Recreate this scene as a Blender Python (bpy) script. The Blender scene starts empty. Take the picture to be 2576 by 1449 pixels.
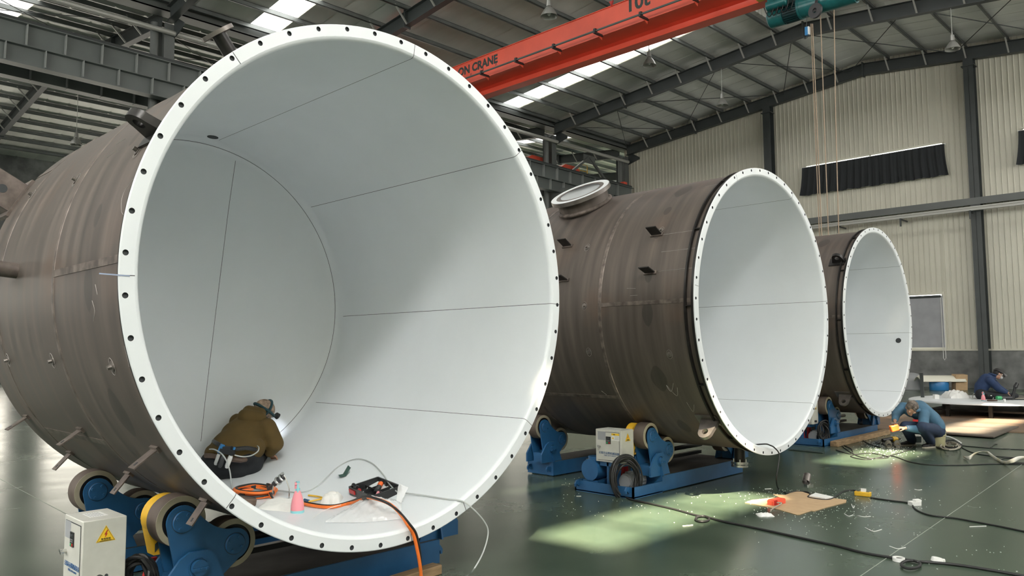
import bpy, bmesh, math, random
from mathutils import Vector, Matrix, Euler
V = Vector
R_ = math.radians
pi = math.pi
sin, cos = math.sin, math.cos
scene = bpy.context.scene
COL = scene.collection
random.seed(7)

# ------------------------------------------------------------------ camera
CAMZ = 1.67
FPX = 1957.86
YAW, PITCH, ROLL = R_(45.7617), R_(4.5249), R_(-0.3950)
_f = V((sin(YAW)*cos(PITCH), cos(YAW)*cos(PITCH), sin(PITCH)))
_r = V((cos(YAW), -sin(YAW), 0)); _u = _r.cross(_f)
_r, _u = (cos(ROLL)*_r + sin(ROLL)*_u, -sin(ROLL)*_r + cos(ROLL)*_u)
CAM = V((0, 0, CAMZ))
cd = bpy.data.cameras.new('camera'); cam = bpy.data.objects.new('camera', cd); COL.objects.link(cam)
cd.sensor_width = 36; cd.lens = 36*FPX/2576; cd.clip_start = 0.05; cd.clip_end = 300
cam.matrix_world = Matrix(((_r.x, _u.x, -_f.x, 0), (_r.y, _u.y, -_f.y, 0), (_r.z, _u.z, -_f.z, CAMZ), (0, 0, 0, 1)))
scene.camera = cam

# ------------------------------------------------------------------ view, world, sun
scene.view_settings.view_transform = 'Standard'
scene.view_settings.look = 'None'
scene.view_settings.exposure = 0.0
scene.view_settings.gamma = 1.0
scene.view_settings.use_curve_mapping = False
w = bpy.data.worlds.new('world'); scene.world = w; w.use_nodes = True
w.node_tree.nodes['Background'].inputs[0].default_value = (0.62, 0.76, 0.95, 1)
w.node_tree.nodes['Background'].inputs[1].default_value = 1.2
SUN_L = V((-0.403, -0.447, 0.799)).normalized()       # towards the sun
sd = bpy.data.lights.new('sun', 'SUN'); sd.energy = 42.0; sd.angle = R_(1.2); sd.color = (1.0, 0.86, 0.62)
so = bpy.data.objects.new('sun', sd); COL.objects.link(so)
so.rotation_euler = SUN_L.to_track_quat('Z', 'Y').to_euler(); so.location = (0, 0, 30)
L_SKY, L_FRONT, L_NORTH, L_WEST = 5.5, 33.0, 9.0, 7.5               # radiance of roof lights, unseen south panel, far glazing, added end glazing

# pixel (2576x1449 frame) -> place in the hall
def ray(x, y): return _f + _r*((x-1288)/FPX) - _u*((y-724.5)/FPX)
def DP(x, y, d): return CAM + ray(x, y)*d
def FL(x, y, z=0.0):
    d = ray(x, y); return CAM + d*((z-CAMZ)/d.z)
def OX(x, y, X):
    d = ray(x, y); return CAM + d*(X/d.x)
def OY(x, y, Y):
    d = ray(x, y); return CAM + d*(Y/d.y)
TANKS = [V((3.116, 4.148, 2.103)), V((8.791, 4.266, 2.118)), V((14.682, 5.031, 2.128))]
def CYL(x, y, k, rad, inside):
    c = TANKS[k]; d = ray(x, y); o = CAM - c
    a = d.x**2+d.z**2; b = 2*(d.x*o.x+d.z*o.z); cc = o.x**2+o.z**2-rad**2
    D = max(b*b-4*a*cc, 0); t = (-b+(math.sqrt(D) if inside else -math.sqrt(D)))/(2*a)
    return CAM + d*t
def CI(x, y, lift=0.0): return CYL(x, y, 0, 1.6-lift, True)

# ------------------------------------------------------------------ materials
MATS = {}
def mat(name, col, rough=0.5, metal=0.0, var=0.0, vscale=4.0, vstretch=(1, 1, 1), bump=0.0, bscale=40.0, coat=0.0,
        emit=None, estr=0.0, alpha=1.0, trans=0.0, col2=None, spec=None):
    m = bpy.data.materials.new(name); m.use_nodes = True; MATS[name] = m
    nt = m.node_tree; b = nt.nodes['Principled BSDF']
    b.inputs['Base Color'].default_value = (*col, 1); b.inputs['Roughness'].default_value = rough
    b.inputs['Metallic'].default_value = metal; b.inputs['Coat Weight'].default_value = coat
    b.inputs['Coat Roughness'].default_value = 0.08
    if spec is not None: b.inputs['Specular IOR Level'].default_value = spec
    b.inputs['Alpha'].default_value = alpha; b.inputs['Transmission Weight'].default_value = trans
    if emit: b.inputs['Emission Color'].default_value = (*emit, 1); b.inputs['Emission Strength'].default_value = estr
    if var or bump:
        tc = nt.nodes.new('ShaderNodeTexCoord'); mp = nt.nodes.new('ShaderNodeMapping')
        mp.inputs['Scale'].default_value = vstretch; nt.links.new(tc.outputs['Object'], mp.inputs[0])
        nz = nt.nodes.new('ShaderNodeTexNoise'); nz.inputs['Scale'].default_value = vscale; nz.inputs['Detail'].default_value = 5
        nt.links.new(mp.outputs[0], nz.inputs[0])
        if var:
            c2 = col2 or tuple(c*(1-var) for c in col)
            cr = nt.nodes.new('ShaderNodeValToRGB')
            cr.color_ramp.elements[0].position = 0.35; cr.color_ramp.elements[0].color = (*c2, 1)
            cr.color_ramp.elements[1].position = 0.68; cr.color_ramp.elements[1].color = (*tuple(min(1, c*(1+var*0.5)) for c in col), 1)
            nt.links.new(nz.outputs[0], cr.inputs[0]); nt.links.new(cr.outputs[0], b.inputs['Base Color'])
        if bump:
            n2 = nt.nodes.new('ShaderNodeTexNoise'); n2.inputs['Scale'].default_value = bscale; n2.inputs['Detail'].default_value = 3
            nt.links.new(mp.outputs[0], n2.inputs[0])
            bp = nt.nodes.new('ShaderNodeBump'); bp.inputs['Strength'].default_value = bump; bp.inputs['Distance'].default_value = 0.01
            nt.links.new(n2.outputs[0], bp.inputs['Height']); nt.links.new(bp.outputs[0], b.inputs['Normal'])
    return m

def light_mat(name, col, s):
    m = bpy.data.materials.new(name); m.use_nodes = True; nt = m.node_tree
    b = nt.nodes['Principled BSDF']; b.inputs['Base Color'].default_value = (0.8, 0.8, 0.8, 1)
    b.inputs['Emission Color'].default_value = (*col, 1); b.inputs['Emission Strength'].default_value = s
    return m

M = {}
M['roof'] = mat('roof_sheet', (0.78, 0.785, 0.75), 0.40, 0.10, var=0.12, vscale=1.2, vstretch=(1, 0.2, 1))
M['wall'] = mat('cream_wall_sheet', (0.60, 0.585, 0.49), 0.38, 0.05, var=0.05, vscale=0.7)
M['dado'] = mat('stained_grey_plaster', (0.20, 0.205, 0.20), 0.8, var=0.42, vscale=1.6)
M['frame'] = mat('dark_grey_steel_paint', (0.052, 0.060, 0.060), 0.45, var=0.15, vscale=1.5)
M['column'] = mat('grey_steel_paint', (0.125, 0.135, 0.13), 0.45, var=0.12, vscale=1.0)
M['runway'] = mat('grey_green_steel_paint', (0.125, 0.14, 0.135), 0.42, var=0.15, vscale=0.8)
M['stiff'] = mat('lit_stiffener_paint', (0.24, 0.255, 0.245), 0.45)  # runway paint made lighter for the light the stiffeners catch
M['purlin'] = mat('galvanised_steel', (0.20, 0.215, 0.21), 0.4, 0.55, var=0.15, vscale=2)
M['brace'] = mat('pale_angle_steel', (0.42, 0.42, 0.39), 0.45, 0.3)
M['rod'] = mat('dark_rod_steel', (0.05, 0.055, 0.055), 0.5, 0.3)
M['red'] = mat('red_crane_paint', (0.84, 0.115, 0.065), 0.36, var=0.10, vscale=1.0)
M['letter'] = mat('dark_lettering_paint', (0.035, 0.05, 0.048), 0.5)
M['teal'] = mat('teal_hoist_paint', (0.015, 0.13, 0.135), 0.30, var=0.2, vscale=6)
M['tealdark'] = mat('dark_cooling_fin_paint', (0.008, 0.04, 0.045), 0.45)
M['yellow'] = mat('yellow_paint', (0.78, 0.46, 0.03), 0.45, var=0.15, vscale=8)
M['rope'] = mat('steel_wire_rope', (0.33, 0.25, 0.18), 0.55, 0.3)
M['black'] = mat('black_rubber', (0.016, 0.016, 0.017), 0.5)
M['blackp'] = mat('black_plastic', (0.018, 0.019, 0.021), 0.38)
M['curtain'] = mat('charcoal_curtain_cloth', (0.020, 0.023, 0.026), 0.85)
M['blind'] = mat('grey_blind_cloth', (0.36, 0.37, 0.39), 0.8, var=0.1, vscale=2)
M['white'] = mat('white_liner_coating', (0.775, 0.808, 0.832), 0.32, var=0.025, vscale=1.6)
M['seam'] = mat('dark_liner_seam', (0.05, 0.055, 0.06), 0.7)
M['blue'] = mat('blue_machine_paint', (0.024, 0.112, 0.262), 0.36, var=0.16, vscale=5, bump=0.03, bscale=120)
M['bluedk'] = mat('dusty_deck_paint', (0.050, 0.046, 0.042), 0.7, var=0.3, vscale=6)
M['tyre'] = mat('brown_roller_rubber', (0.125, 0.096, 0.080), 0.62, var=0.2, vscale=7)
M['ring'] = mat('cream_rubber_ring', (0.40, 0.36, 0.27), 0.6, var=0.15, vscale=8)
M['hub'] = mat('greasy_black_hub', (0.010, 0.010, 0.012), 0.35)
M['cabinet'] = mat('pale_grey_cabinet_enamel', (0.60, 0.595, 0.545), 0.42, var=0.07, vscale=9)
M['paper'] = mat('white_paper', (0.80, 0.80, 0.78), 0.7)
M['label_y'] = mat('yellow_warning_film', (0.90, 0.58, 0.03), 0.4)
M['label_b'] = mat('blue_printed_ink', (0.06, 0.14, 0.30), 0.6)
M['redp'] = mat('red_paint', (0.50, 0.030, 0.028), 0.42, var=0.12, vscale=8)
M['green'] = mat('green_key', (0.05, 0.40, 0.15), 0.4)
M['chrome'] = mat('bright_steel', (0.62, 0.62, 0.60), 0.22, 1.0)
M['steel'] = mat('worn_steel', (0.24, 0.215, 0.20), 0.42, 0.75, var=0.25, vscale=9)
M['darksteel'] = mat('black_mill_steel', (0.035, 0.033, 0.032), 0.36, 0.5, var=0.3, vscale=9)
M['barsteel'] = mat('brown_bar_steel', (0.19, 0.155, 0.14), 0.45, 0.35, var=0.3, vscale=14)
M['rust'] = mat('rusty_plate', (0.215, 0.135, 0.085), 0.6, 0.15, var=0.35, vscale=1.3, col2=(0.13, 0.105, 0.085))
M['plate'] = mat('dull_brown_plate', (0.155, 0.13, 0.11), 0.55, 0.2, var=0.22, vscale=1.5)
M['wood'] = mat('rough_timber', (0.36, 0.24, 0.13), 0.75, var=0.35, vscale=5, vstretch=(1, 6, 6))
M['card'] = mat('brown_cardboard', (0.50, 0.345, 0.20), 0.8, var=0.08, vscale=10)
M['orange'] = mat('orange_hose_rubber', (0.90, 0.20, 0.03), 0.4, var=0.1, vscale=10)
M['orangep'] = mat('orange_plastic', (0.90, 0.16, 0.03), 0.35)
M['clear'] = mat('clear_tubing', (0.72, 0.75, 0.74), 0.2, trans=0.35)
M['film'] = mat('clear_plastic_film', (0.90, 0.91, 0.92), 0.10, alpha=0.55, bump=0.8, bscale=16)
M['pink'] = mat('pink_bottle', (0.84, 0.30, 0.34), 0.35)
M['teal2'] = mat('pale_turquoise_plastic', (0.26, 0.60, 0.64), 0.35)
M['gpaper'] = mat('dark_green_abrasive', (0.05, 0.10, 0.085), 0.85)
M['cloth'] = mat('white_wipes', (0.82, 0.81, 0.77), 0.85, var=0.06, vscale=10)
M['leather'] = mat('brown_leather', (0.12, 0.08, 0.06), 0.6, var=0.25, vscale=8)
M['skin'] = mat('skin', (0.52, 0.29, 0.20), 0.5)
M['hoodie'] = mat('olive_brown_fleece', (0.105, 0.066, 0.017), 0.9, var=0.14, vscale=7, bump=0.25, bscale=12)
M['jeans'] = mat('black_denim', (0.010, 0.012, 0.016), 0.75, var=0.3, vscale=9)
M['workblue'] = mat('blue_work_jacket', (0.072, 0.168, 0.262), 0.75, var=0.2, vscale=6, bump=0.3, bscale=14)
M['navy'] = mat('navy_work_cloth', (0.018, 0.042, 0.115), 0.8, var=0.2, vscale=6, bump=0.25, bscale=14)
M['navyj'] = mat('navy_trousers', (0.022, 0.040, 0.085), 0.8, var=0.2, vscale=6)
M['hair'] = mat('black_hair', (0.012, 0.011, 0.011), 0.6)
M['greyhair'] = mat('greying_hair', (0.20, 0.165, 0.14), 0.7, var=0.6, vscale=22, col2=(0.05, 0.04, 0.035))
M['camo'] = mat('sand_camouflage_cap', (0.42, 0.30, 0.22), 0.85, var=0.5, vscale=26, col2=(0.15, 0.11, 0.085))
M['tealc'] = mat('dark_teal_strap', (0.015, 0.06, 0.075), 0.6)
M['mask'] = mat('grey_respirator', (0.45, 0.47, 0.48), 0.5)
M['bucket'] = mat('pale_olive_plastic', (0.42, 0.40, 0.24), 0.5)
M['sole'] = mat('pale_shoe_sole', (0.36, 0.33, 0.27), 0.6)
M['sheet'] = mat('cream_sheet', (0.80, 0.78, 0.68), 0.5)
M['drum'] = mat('blue_plastic_drum', (0.03, 0.20, 0.47), 0.35)
M['grinder'] = mat('grey_tool_body', (0.06, 0.06, 0.065), 0.35, 0.2)
M['glove'] = mat('dirty_glove', (0.10, 0.09, 0.08), 0.8)
M['ltape'] = mat('pale_blue_tape', (0.30, 0.36, 0.50), 0.5)
M['motor'] = mat('grey_motor_paint', (0.30, 0.31, 0.32), 0.4)
M['lampglass'] = mat('lamp_reflector', (0.30, 0.30, 0.28), 0.3, 0.3)
M['sky2'] = light_mat('dim_daylit_roof_panel', (1.0, 0.99, 0.95), L_SKY*.5)
M['sky'] = light_mat('daylit_roof_panel', (1.0, 0.99, 0.95), L_SKY)
M['front'] = light_mat('unseen_south_roof_panel', (1.0, 0.995, 0.975), L_FRONT)
M['front_fill'] = light_mat('added_front_glazing', (1.0, 0.985, 0.95), L_FRONT*.14)
M['west_fill'] = light_mat('added_end_glazing', (1.0, 0.985, 0.95), L_WEST)
M['north'] = light_mat('daylit_far_glazing', (1.0, 0.93, 0.80), L_NORTH)
M['led'] = light_mat('lit_lens_and_glow', (0.92, 0.95, 1.0), 12.0)

# tank steel: mill scale streaks round the shell, rust, oval damp marks on a line round the shell
def shell_mat(spots):
    m = bpy.data.materials.new('mill_scale_shell'); m.use_nodes = True; nt = m.node_tree; N = nt.nodes; Lk = nt.links
    b = N['Principled BSDF']; b.inputs['Roughness'].default_value = 0.50; b.inputs['Metallic'].default_value = 0.30
    tc = N.new('ShaderNodeTexCoord'); sp = N.new('ShaderNodeSeparateXYZ'); Lk.new(tc.outputs['Object'], sp.inputs[0])
    at = N.new('ShaderNodeMath'); at.operation = 'ARCTAN2'; Lk.new(sp.outputs[0], at.inputs[0]); Lk.new(sp.outputs[2], at.inputs[1])
    cb = N.new('ShaderNodeCombineXYZ'); Lk.new(at.outputs[0], cb.inputs[0]); Lk.new(sp.outputs[1], cb.inputs[1])
    mp = N.new('ShaderNodeMapping'); mp.inputs['Scale'].default_value = (1.1, 9.0, 1); Lk.new(cb.outputs[0], mp.inputs[0])
    nz = N.new('ShaderNodeTexNoise'); nz.inputs['Scale'].default_value = 1.0; nz.inputs['Detail'].default_value = 7; Lk.new(mp.outputs[0], nz.inputs[0])
    cr = N.new('ShaderNodeValToRGB'); e = cr.color_ramp.elements
    e[0].position = 0.28; e[0].color = (0.075, 0.064, 0.057, 1); e[1].position = 0.74; e[1].color = (0.165, 0.134, 0.117, 1)
    x = e.new(0.5); x.color = (0.112, 0.092, 0.080, 1); Lk.new(nz.outputs[0], cr.inputs[0])
    n2 = N.new('ShaderNodeTexNoise'); n2.inputs['Scale'].default_value = 1.3; n2.inputs['Detail'].default_value = 6; Lk.new(tc.outputs['Object'], n2.inputs[0])
    r2 = N.new('ShaderNodeValToRGB'); r2.color_ramp.elements[0].position = 0.56; r2.color_ramp.elements[1].position = 0.80
    r2.color_ramp.elements[1].color = (0.5, 0.5, 0.5, 1); Lk.new(n2.outputs[0], r2.inputs[0])
    mx = N.new('ShaderNodeMixRGB'); mx.inputs[2].default_value = (0.20, 0.115, 0.075, 1); Lk.new(r2.outputs[0], mx.inputs[0]); Lk.new(cr.outputs[0], mx.inputs[1])
    out = mx.outputs[0]
    if spots:
        vm = N.new('ShaderNodeMapping'); vm.inputs['Scale'].default_value = (4.6, 0.0, 1); Lk.new(cb.outputs[0], vm.inputs[0])
        ns = N.new('ShaderNodeTexNoise'); ns.inputs['Scale'].default_value = 1.0; ns.inputs['Detail'].default_value = 0; Lk.new(vm.outputs[0], ns.inputs[0])
        d = N.new('ShaderNodeMath'); d.operation = 'SUBTRACT'; d.inputs[1].default_value = 0.62; Lk.new(sp.outputs[1], d.inputs[0])
        d2 = N.new('ShaderNodeMath'); d2.operation = 'MULTIPLY'; Lk.new(d.outputs[0], d2.inputs[0]); Lk.new(d.outputs[0], d2.inputs[1])
        d3 = N.new('ShaderNodeMath'); d3.operation = 'MULTIPLY'; d3.inputs[1].default_value = 22.0; Lk.new(d2.outputs[0], d3.inputs[0])
        s = N.new('ShaderNodeMath'); s.operation = 'SUBTRACT'; Lk.new(ns.outputs[0], s.inputs[0]); Lk.new(d3.outputs[0], s.inputs[1])
        r3 = N.new('ShaderNodeValToRGB'); r3.color_ramp.elements[0].position = 0.515; r3.color_ramp.elements[1].position = 0.53
        r3.color_ramp.elements[1].color = (0.55, 0.55, 0.55, 1); Lk.new(s.outputs[0], r3.inputs[0])
        m2 = N.new('ShaderNodeMixRGB'); m2.inputs[2].default_value = (0.045, 0.042, 0.038, 1); Lk.new(r3.outputs[0], m2.inputs[0]); Lk.new(out, m2.inputs[1]); out = m2.outputs[0]
    Lk.new(out, b.inputs['Base Color'])
    rr = N.new('ShaderNodeMapRange'); rr.inputs[3].default_value = 0.40; rr.inputs[4].default_value = 0.62; Lk.new(nz.outputs[0], rr.inputs[0]); Lk.new(rr.outputs[0], b.inputs['Roughness'])
    return m
M['shell'] = shell_mat(True)
M['weld'] = mat('weld_bead', (0.20, 0.165, 0.145), 0.45, 0.5, var=0.5, vscale=12)
M['chalk'] = mat('chalk_mark', (0.44, 0.42, 0.40), 0.9)

# green epoxy floor
def floor_mat():
    m = bpy.data.materials.new('green_epoxy_floor'); m.use_nodes = True; nt = m.node_tree; N = nt.nodes; Lk = nt.links
    b = N['Principled BSDF']
    tc = N.new('ShaderNodeTexCoord')
    n1 = N.new('ShaderNodeTexNoise'); n1.inputs['Scale'].default_value = 0.9; n1.inputs['Detail'].default_value = 8; n1.inputs['Roughness'].default_value = 0.6
    Lk.new(tc.outputs['Object'], n1.inputs[0])
    cr = N.new('ShaderNodeValToRGB'); e = cr.color_ramp.elements
    e[0].position = 0.32; e[0].color = (0.040, 0.064, 0.046, 1); e[1].position = 0.72; e[1].color = (0.082, 0.112, 0.080, 1)
    Lk.new(n1.outputs[0], cr.inputs[0]); Lk.new(cr.outputs[0], b.inputs['Base Color'])
    mp = N.new('ShaderNodeMapping'); mp.inputs['Rotation'].default_value = (0, 0, R_(0)); mp.inputs['Scale'].default_value = (1, 1, 1); Lk.new(tc.outputs['Object'], mp.inputs[0])
    n2 = N.new('ShaderNodeTexNoise'); n2.inputs['Scale'].default_value = 2.2; n2.inputs['Detail'].default_value = 4; Lk.new(mp.outputs[0], n2.inputs[0])
    bp = N.new('ShaderNodeBump'); bp.inputs['Strength'].default_value = 0.10; bp.inputs['Distance'].default_value = 0.02
    Lk.new(n2.outputs[0], bp.inputs['Height']); Lk.new(bp.outputs[0], b.inputs['Normal'])
    rr = N.new('ShaderNodeMapRange'); rr.inputs[3].default_value = 0.17; rr.inputs[4].default_value = 0.34; Lk.new(n1.outputs[0], rr.inputs[0]); Lk.new(rr.outputs[0], b.inputs['Roughness'])
    b.inputs['Specular IOR Level'].default_value = 0.48
    return m
M['floor'] = floor_mat()

# ------------------------------------------------------------------ mesh helpers (all in world coordinates)
ORG = {}
def _frame(w_):
    w_ = w_.normalized(); a = V((0, 0, 1)) if abs(w_.z) < 0.9 else V((1, 0, 0))
    u = a.cross(w_).normalized(); return u, w_.cross(u), w_
class MB:
    def __init__(s): s.bm = bmesh.new(); s.mi = 0
    def _f(s, vs):
        try:
            f = s.bm.faces.new(vs); f.material_index = s.mi; f.smooth = True; return f
        except ValueError: return None
    def box(s, a, b):
        a = V(a); b = V(b)
        p = [s.bm.verts.new((x, y, z)) for z in (a.z, b.z) for y in (a.y, b.y) for x in (a.x, b.x)]
        for q in ((0, 2, 3, 1), (4, 5, 7, 6), (0, 1, 5, 4), (2, 6, 7, 3), (0, 4, 6, 2), (1, 3, 7, 5)): s._f([p[i] for i in q])
        return s
    def obox(s, c, size, u, v):          # oriented box: centre, size along u, v, w
        u = V(u).normalized(); v = V(v); v = (v-u*v.dot(u)).normalized(); n = u.cross(v); c = V(c)
        p = [s.bm.verts.new(c+u*(size[0]/2*i)+v*(size[1]/2*j)+n*(size[2]/2*k)) for k in (-1, 1) for j in (-1, 1) for i in (-1, 1)]
        for q in ((0, 2, 3, 1), (4, 5, 7, 6), (0, 1, 5, 4), (2, 6, 7, 3), (0, 4, 6, 2), (1, 3, 7, 5)): s._f([p[i] for i in q])
        return s
    def bar(s, a, b, wd, ht, up=(0, 0, 1)):
        a = V(a); b = V(b); d = b-a; return s.obox((a+b)/2, (d.length, wd, ht), d, V(up).cross(d) if V(up).cross(d).length > 1e-5 else V((1, 0, 0)))
    def cyl(s, a, b, r0, r1=None, n=20, cap=True):
        a = V(a); b = V(b); r1 = r0 if r1 is None else r1; u, v, w_ = _frame(b-a)
        A = [s.bm.verts.new(a+(u*cos(2*pi*i/n)+v*sin(2*pi*i/n))*r0) for i in range(n)]
        B = [s.bm.verts.new(b+(u*cos(2*pi*i/n)+v*sin(2*pi*i/n))*r1) for i in range(n)]
        for i in range(n): s._f([A[i], A[(i+1) % n], B[(i+1) % n], B[i]])
        if cap: s._f(A[::-1]); s._f(B)
        return s
    def tube(s, pts, r, n=8, closed=False):
        pts = [V(p) for p in pts]; rings = []; L = len(pts); u = None
        for i, p in enumerate(pts):
            t = (pts[(i+1) % L]-pts[i-1]) if closed else (pts[min(i+1, L-1)]-pts[max(i-1, 0)])
            if t.length < 1e-9: t = V((0, 0, 1))
            t.normalize()
            if u is None: u = _frame(t)[0]
            u = (u-t*u.dot(t)); u = u.normalized() if u.length > 1e-6 else _frame(t)[0]
            v = t.cross(u); rr = r[i] if isinstance(r, (list, tuple)) else r
            rings.append([s.bm.verts.new(p+(u*cos(2*pi*k/n)+v*sin(2*pi*k/n))*rr) for k in range(n)])
        for i in range(L if closed else L-1):
            A = rings[i]; B = rings[(i+1) % L]
            for k in range(n): s._f([A[k], A[(k+1) % n], B[(k+1) % n], B[k]])
        if not closed: s._f(rings[0][::-1]); s._f(rings[-1])
        return s
    def lathe(s, prof, org, ax, n=48, a0=0.0, close=False):     # prof: (radius, along)
        org = V(org); u, v, w_ = _frame(V(ax)); rings = []
        for r, h in prof:
            if r < 1e-6: rings.append([s.bm.verts.new(org+w_*h)])
            else: rings.append([s.bm.verts.new(org+w_*h+(u*cos(a0+2*pi*i/n)+v*sin(a0+2*pi*i/n))*r) for i in range(n)])
        prs = list(zip(rings, rings[1:]))+([(rings[-1], rings[0])] if close else [])
        for A, B in prs:
            for i in range(n):
                j = (i+1) % n
                if len(A) == 1 and len(B) == 1: continue
                if len(A) == 1: s._f([A[0], B[j], B[i]])
                elif len(B) == 1: s._f([A[i], A[j], B[0]])
                else: s._f([A[i], A[j], B[j], B[i]])
        return s
    def prism(s, poly, org, u, v, th):     # 2-D outline in u, v extruded by th along u x v
        org = V(org); u = V(u); v = V(v); n = u.cross(v).normalized()*th
        A = [s.bm.verts.new(org+u*p[0]+v*p[1]) for p in poly]; B = [s.bm.verts.new(q.co+n) for q in A]
        s._f(A[::-1]); s._f(B)
        for i in range(len(A)): j = (i+1) % len(A); s._f([A[i], A[j], B[j], B[i]])
        return s
    def ell(s, c, r, rot=None, nu=20, nv=12):
        c = V(c); rot = rot or Matrix.Identity(3); rows = []
        for j in range(nv+1):
            t = pi*j/nv
            if j in (0, nv): rows.append([s.bm.verts.new(c+rot @ V((0, 0, r[2]*cos(t))))])
            else: rows.append([s.bm.verts.new(c+rot @ V((r[0]*sin(t)*cos(2*pi*i/nu), r[1]*sin(t)*sin(2*pi*i/nu), r[2]*cos(t)))) for i in range(nu)])
        for A, B in zip(rows, rows[1:]):
            for i in range(nu):
                j = (i+1) % nu
                if len(A) == 1: s._f([A[0], B[i], B[j]])
                elif len(B) == 1: s._f([A[i], B[0], A[j]])
                else: s._f([A[i], B[i], B[j], A[j]])
        return s
    def cap(s, a, b, r0, r1, n=16):       # rounded tapered limb
        a = V(a); b = V(b); d = (b-a); s.cyl(a, b, r0, r1, n); s.ell(a, (r0, r0, r0), nu=n, nv=10); s.ell(b, (r1, r1, r1), nu=n, nv=10); return s
    def grid(s, fn, nu, nv):
        P = [[s.bm.verts.new(fn(i/nu, j/nv)) for j in range(nv+1)] for i in range(nu+1)]
        for i in range(nu):
            for j in range(nv): s._f([P[i][j], P[i+1][j], P[i+1][j+1], P[i][j+1]])
        return s
    def done(s, name, m, parent=None, sharp=35, fix=True):
        if fix: bmesh.ops.recalc_face_normals(s.bm, faces=s.bm.faces)
        root = parent
        while root is not None and root.parent is not None: root = root.parent
        if root is not None and root.name in ORG:
            o = ORG[root.name]; bmesh.ops.translate(s.bm, verts=s.bm.verts, vec=-o)
        me = bpy.data.meshes.new(name); s.bm.to_mesh(me); s.bm.free()
        for mm in (m if isinstance(m, (list, tuple)) else [m]): me.materials.append(mm)
        if sharp: me.set_sharp_from_angle(angle=R_(sharp))
        o = bpy.data.objects.new(name, me); COL.objects.link(o); o.parent = parent
        return o
def tag(o, label, cat, group=None, kind=None):
    o['label'] = label; o['category'] = cat
    if group: o['group'] = group
    if kind: o['kind'] = kind
    return o
def thing(name, label, cat, loc, group=None):
    o = bpy.data.objects.new(name, None); COL.objects.link(o); o.location = V(loc); o.empty_display_size = 0.1
    ORG[o.name] = V(loc); return tag(o, label, cat, group)
def solo(mb, name, m, label, cat, loc=None, group=None, sharp=35):      # a thing that is one mesh with its origin at its base
    bm = mb.bm
    if loc is None:
        lo = V((min(v.co.x for v in bm.verts), min(v.co.y for v in bm.verts), min(v.co.z for v in bm.verts)))
        hi = V((max(v.co.x for v in bm.verts), max(v.co.y for v in bm.verts), 0)); loc = V(((lo.x+hi.x)/2, (lo.y+hi.y)/2, lo.z))
    loc = V(loc); bmesh.ops.translate(bm, verts=bm.verts, vec=-loc)
    o = mb.done(name, m, None, sharp); o.location = loc; return tag(o, label, cat, group)
def struct(mb, name, m, sharp=35, parent=None):
    o = mb.done(name, m, parent, sharp)
    if parent is None: o['kind'] = 'structure'
    return o
def dup(root, delta, label=None, group=None):
    r = root.copy(); COL.objects.link(r); r.location = root.location+V(delta)
    if label: r['label'] = label
    if group: r['group'] = group
    for ch in list(root.children):
        c = ch.copy(); COL.objects.link(c); c.parent = r
        for g in list(ch.children):
            d = g.copy(); COL.objects.link(d); d.parent = c
    return r
def spline(pts, k=6):
    pts = [V(p) for p in pts]; out = []
    for i in range(len(pts)-1):
        p0 = pts[max(i-1, 0)]; p1 = pts[i]; p2 = pts[i+1]; p3 = pts[min(i+2, len(pts)-1)]
        for t in range(k):
            t /= k; out.append(0.5*((2*p1)+(p2-p0)*t+(2*p0-5*p1+4*p2-p3)*t*t+(3*p1-p0-3*p2+p3)*t**3))
    return out+[pts[-1]]
def text(txt, name, m, parent, pos, u, v, height, width=None, bold=0.0, depth=0.002):
    cu = bpy.data.curves.new('lettering', 'FONT'); cu.body = txt; cu.size = 1.0; cu.offset = bold; cu.extrude = 0.0; cu.resolution_u = 3
    o = bpy.data.objects.new('lettering', cu); COL.objects.link(o)
    dg = bpy.context.evaluated_depsgraph_get(); me = bpy.data.meshes.new_from_object(o.evaluated_get(dg))
    bpy.data.objects.remove(o); bpy.data.curves.remove(cu)
    if not me.vertices: return None
    xs = [p.co.x for p in me.vertices]; ys = [p.co.y for p in me.vertices]
    x0, x1, y0, y1 = min(xs), max(xs), min(ys), max(ys); sy = height/max(y1-y0, 1e-6); sx = (width/(x1-x0)) if width else sy
    u = V(u).normalized(); v = V(v).normalized(); n = u.cross(v)
    mb = MB(); mb.bm.from_mesh(me); bpy.data.meshes.remove(me)
    r = bmesh.ops.extrude_face_region(mb.bm, geom=mb.bm.faces[:]); top = {q for q in r['geom'] if isinstance(q, bmesh.types.BMVert)}
    for q in mb.bm.verts:
        q.co = V(pos)+u*((q.co.x-x0)*sx)+v*((q.co.y-y0)*sy)+n*(depth if q in top else 0.0004)
    return mb.done(name, m, parent, 30)

# ================================================================== SETTING
XW, XL, YC, YS, YN = 35.6, -16.0, 25.7, -0.9, 52.3      # gable wall, far end, column rows, north wall
RIDGE, RIDGEN = 12.4, 39.0
FR = [3.6, 10.0, 16.4, 22.8, 29.2]                      # portal frames
def zb(Y):                                              # underside of rafters
    if Y < YS: return 12.47+0.1*(YS-Y)*0.9
    if Y > YC: return 12.47+0.1*min(Y-YC, YN-Y)
    return 12.47+0.1*min(YC-Y, Y-YS)
def zs(Y): return zb(Y)+0.74                            # underside of roof sheets
fl = MB(); fl.box((XL-10, -9.6, -0.3), (62, YN+0.4, 0)); struct(fl, 'floor', M['floor'])
jt = MB()
for p, q in (((2165, 1449), (2576, 1165)), ((0, 1205), (180, 1300))):
    a, b = FL(*p, 0.0), FL(*q, 0.0); d = (b-a); jt.bar(a-d*0.5+V((0, 0, .0006)), b+d*0.6+V((0, 0, .0006)), 0.007, 0.0012)
struct(jt, 'trim_floor_joint', mat('pale_joint_filler', (0.30, 0.33, 0.28), 0.6))

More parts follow.
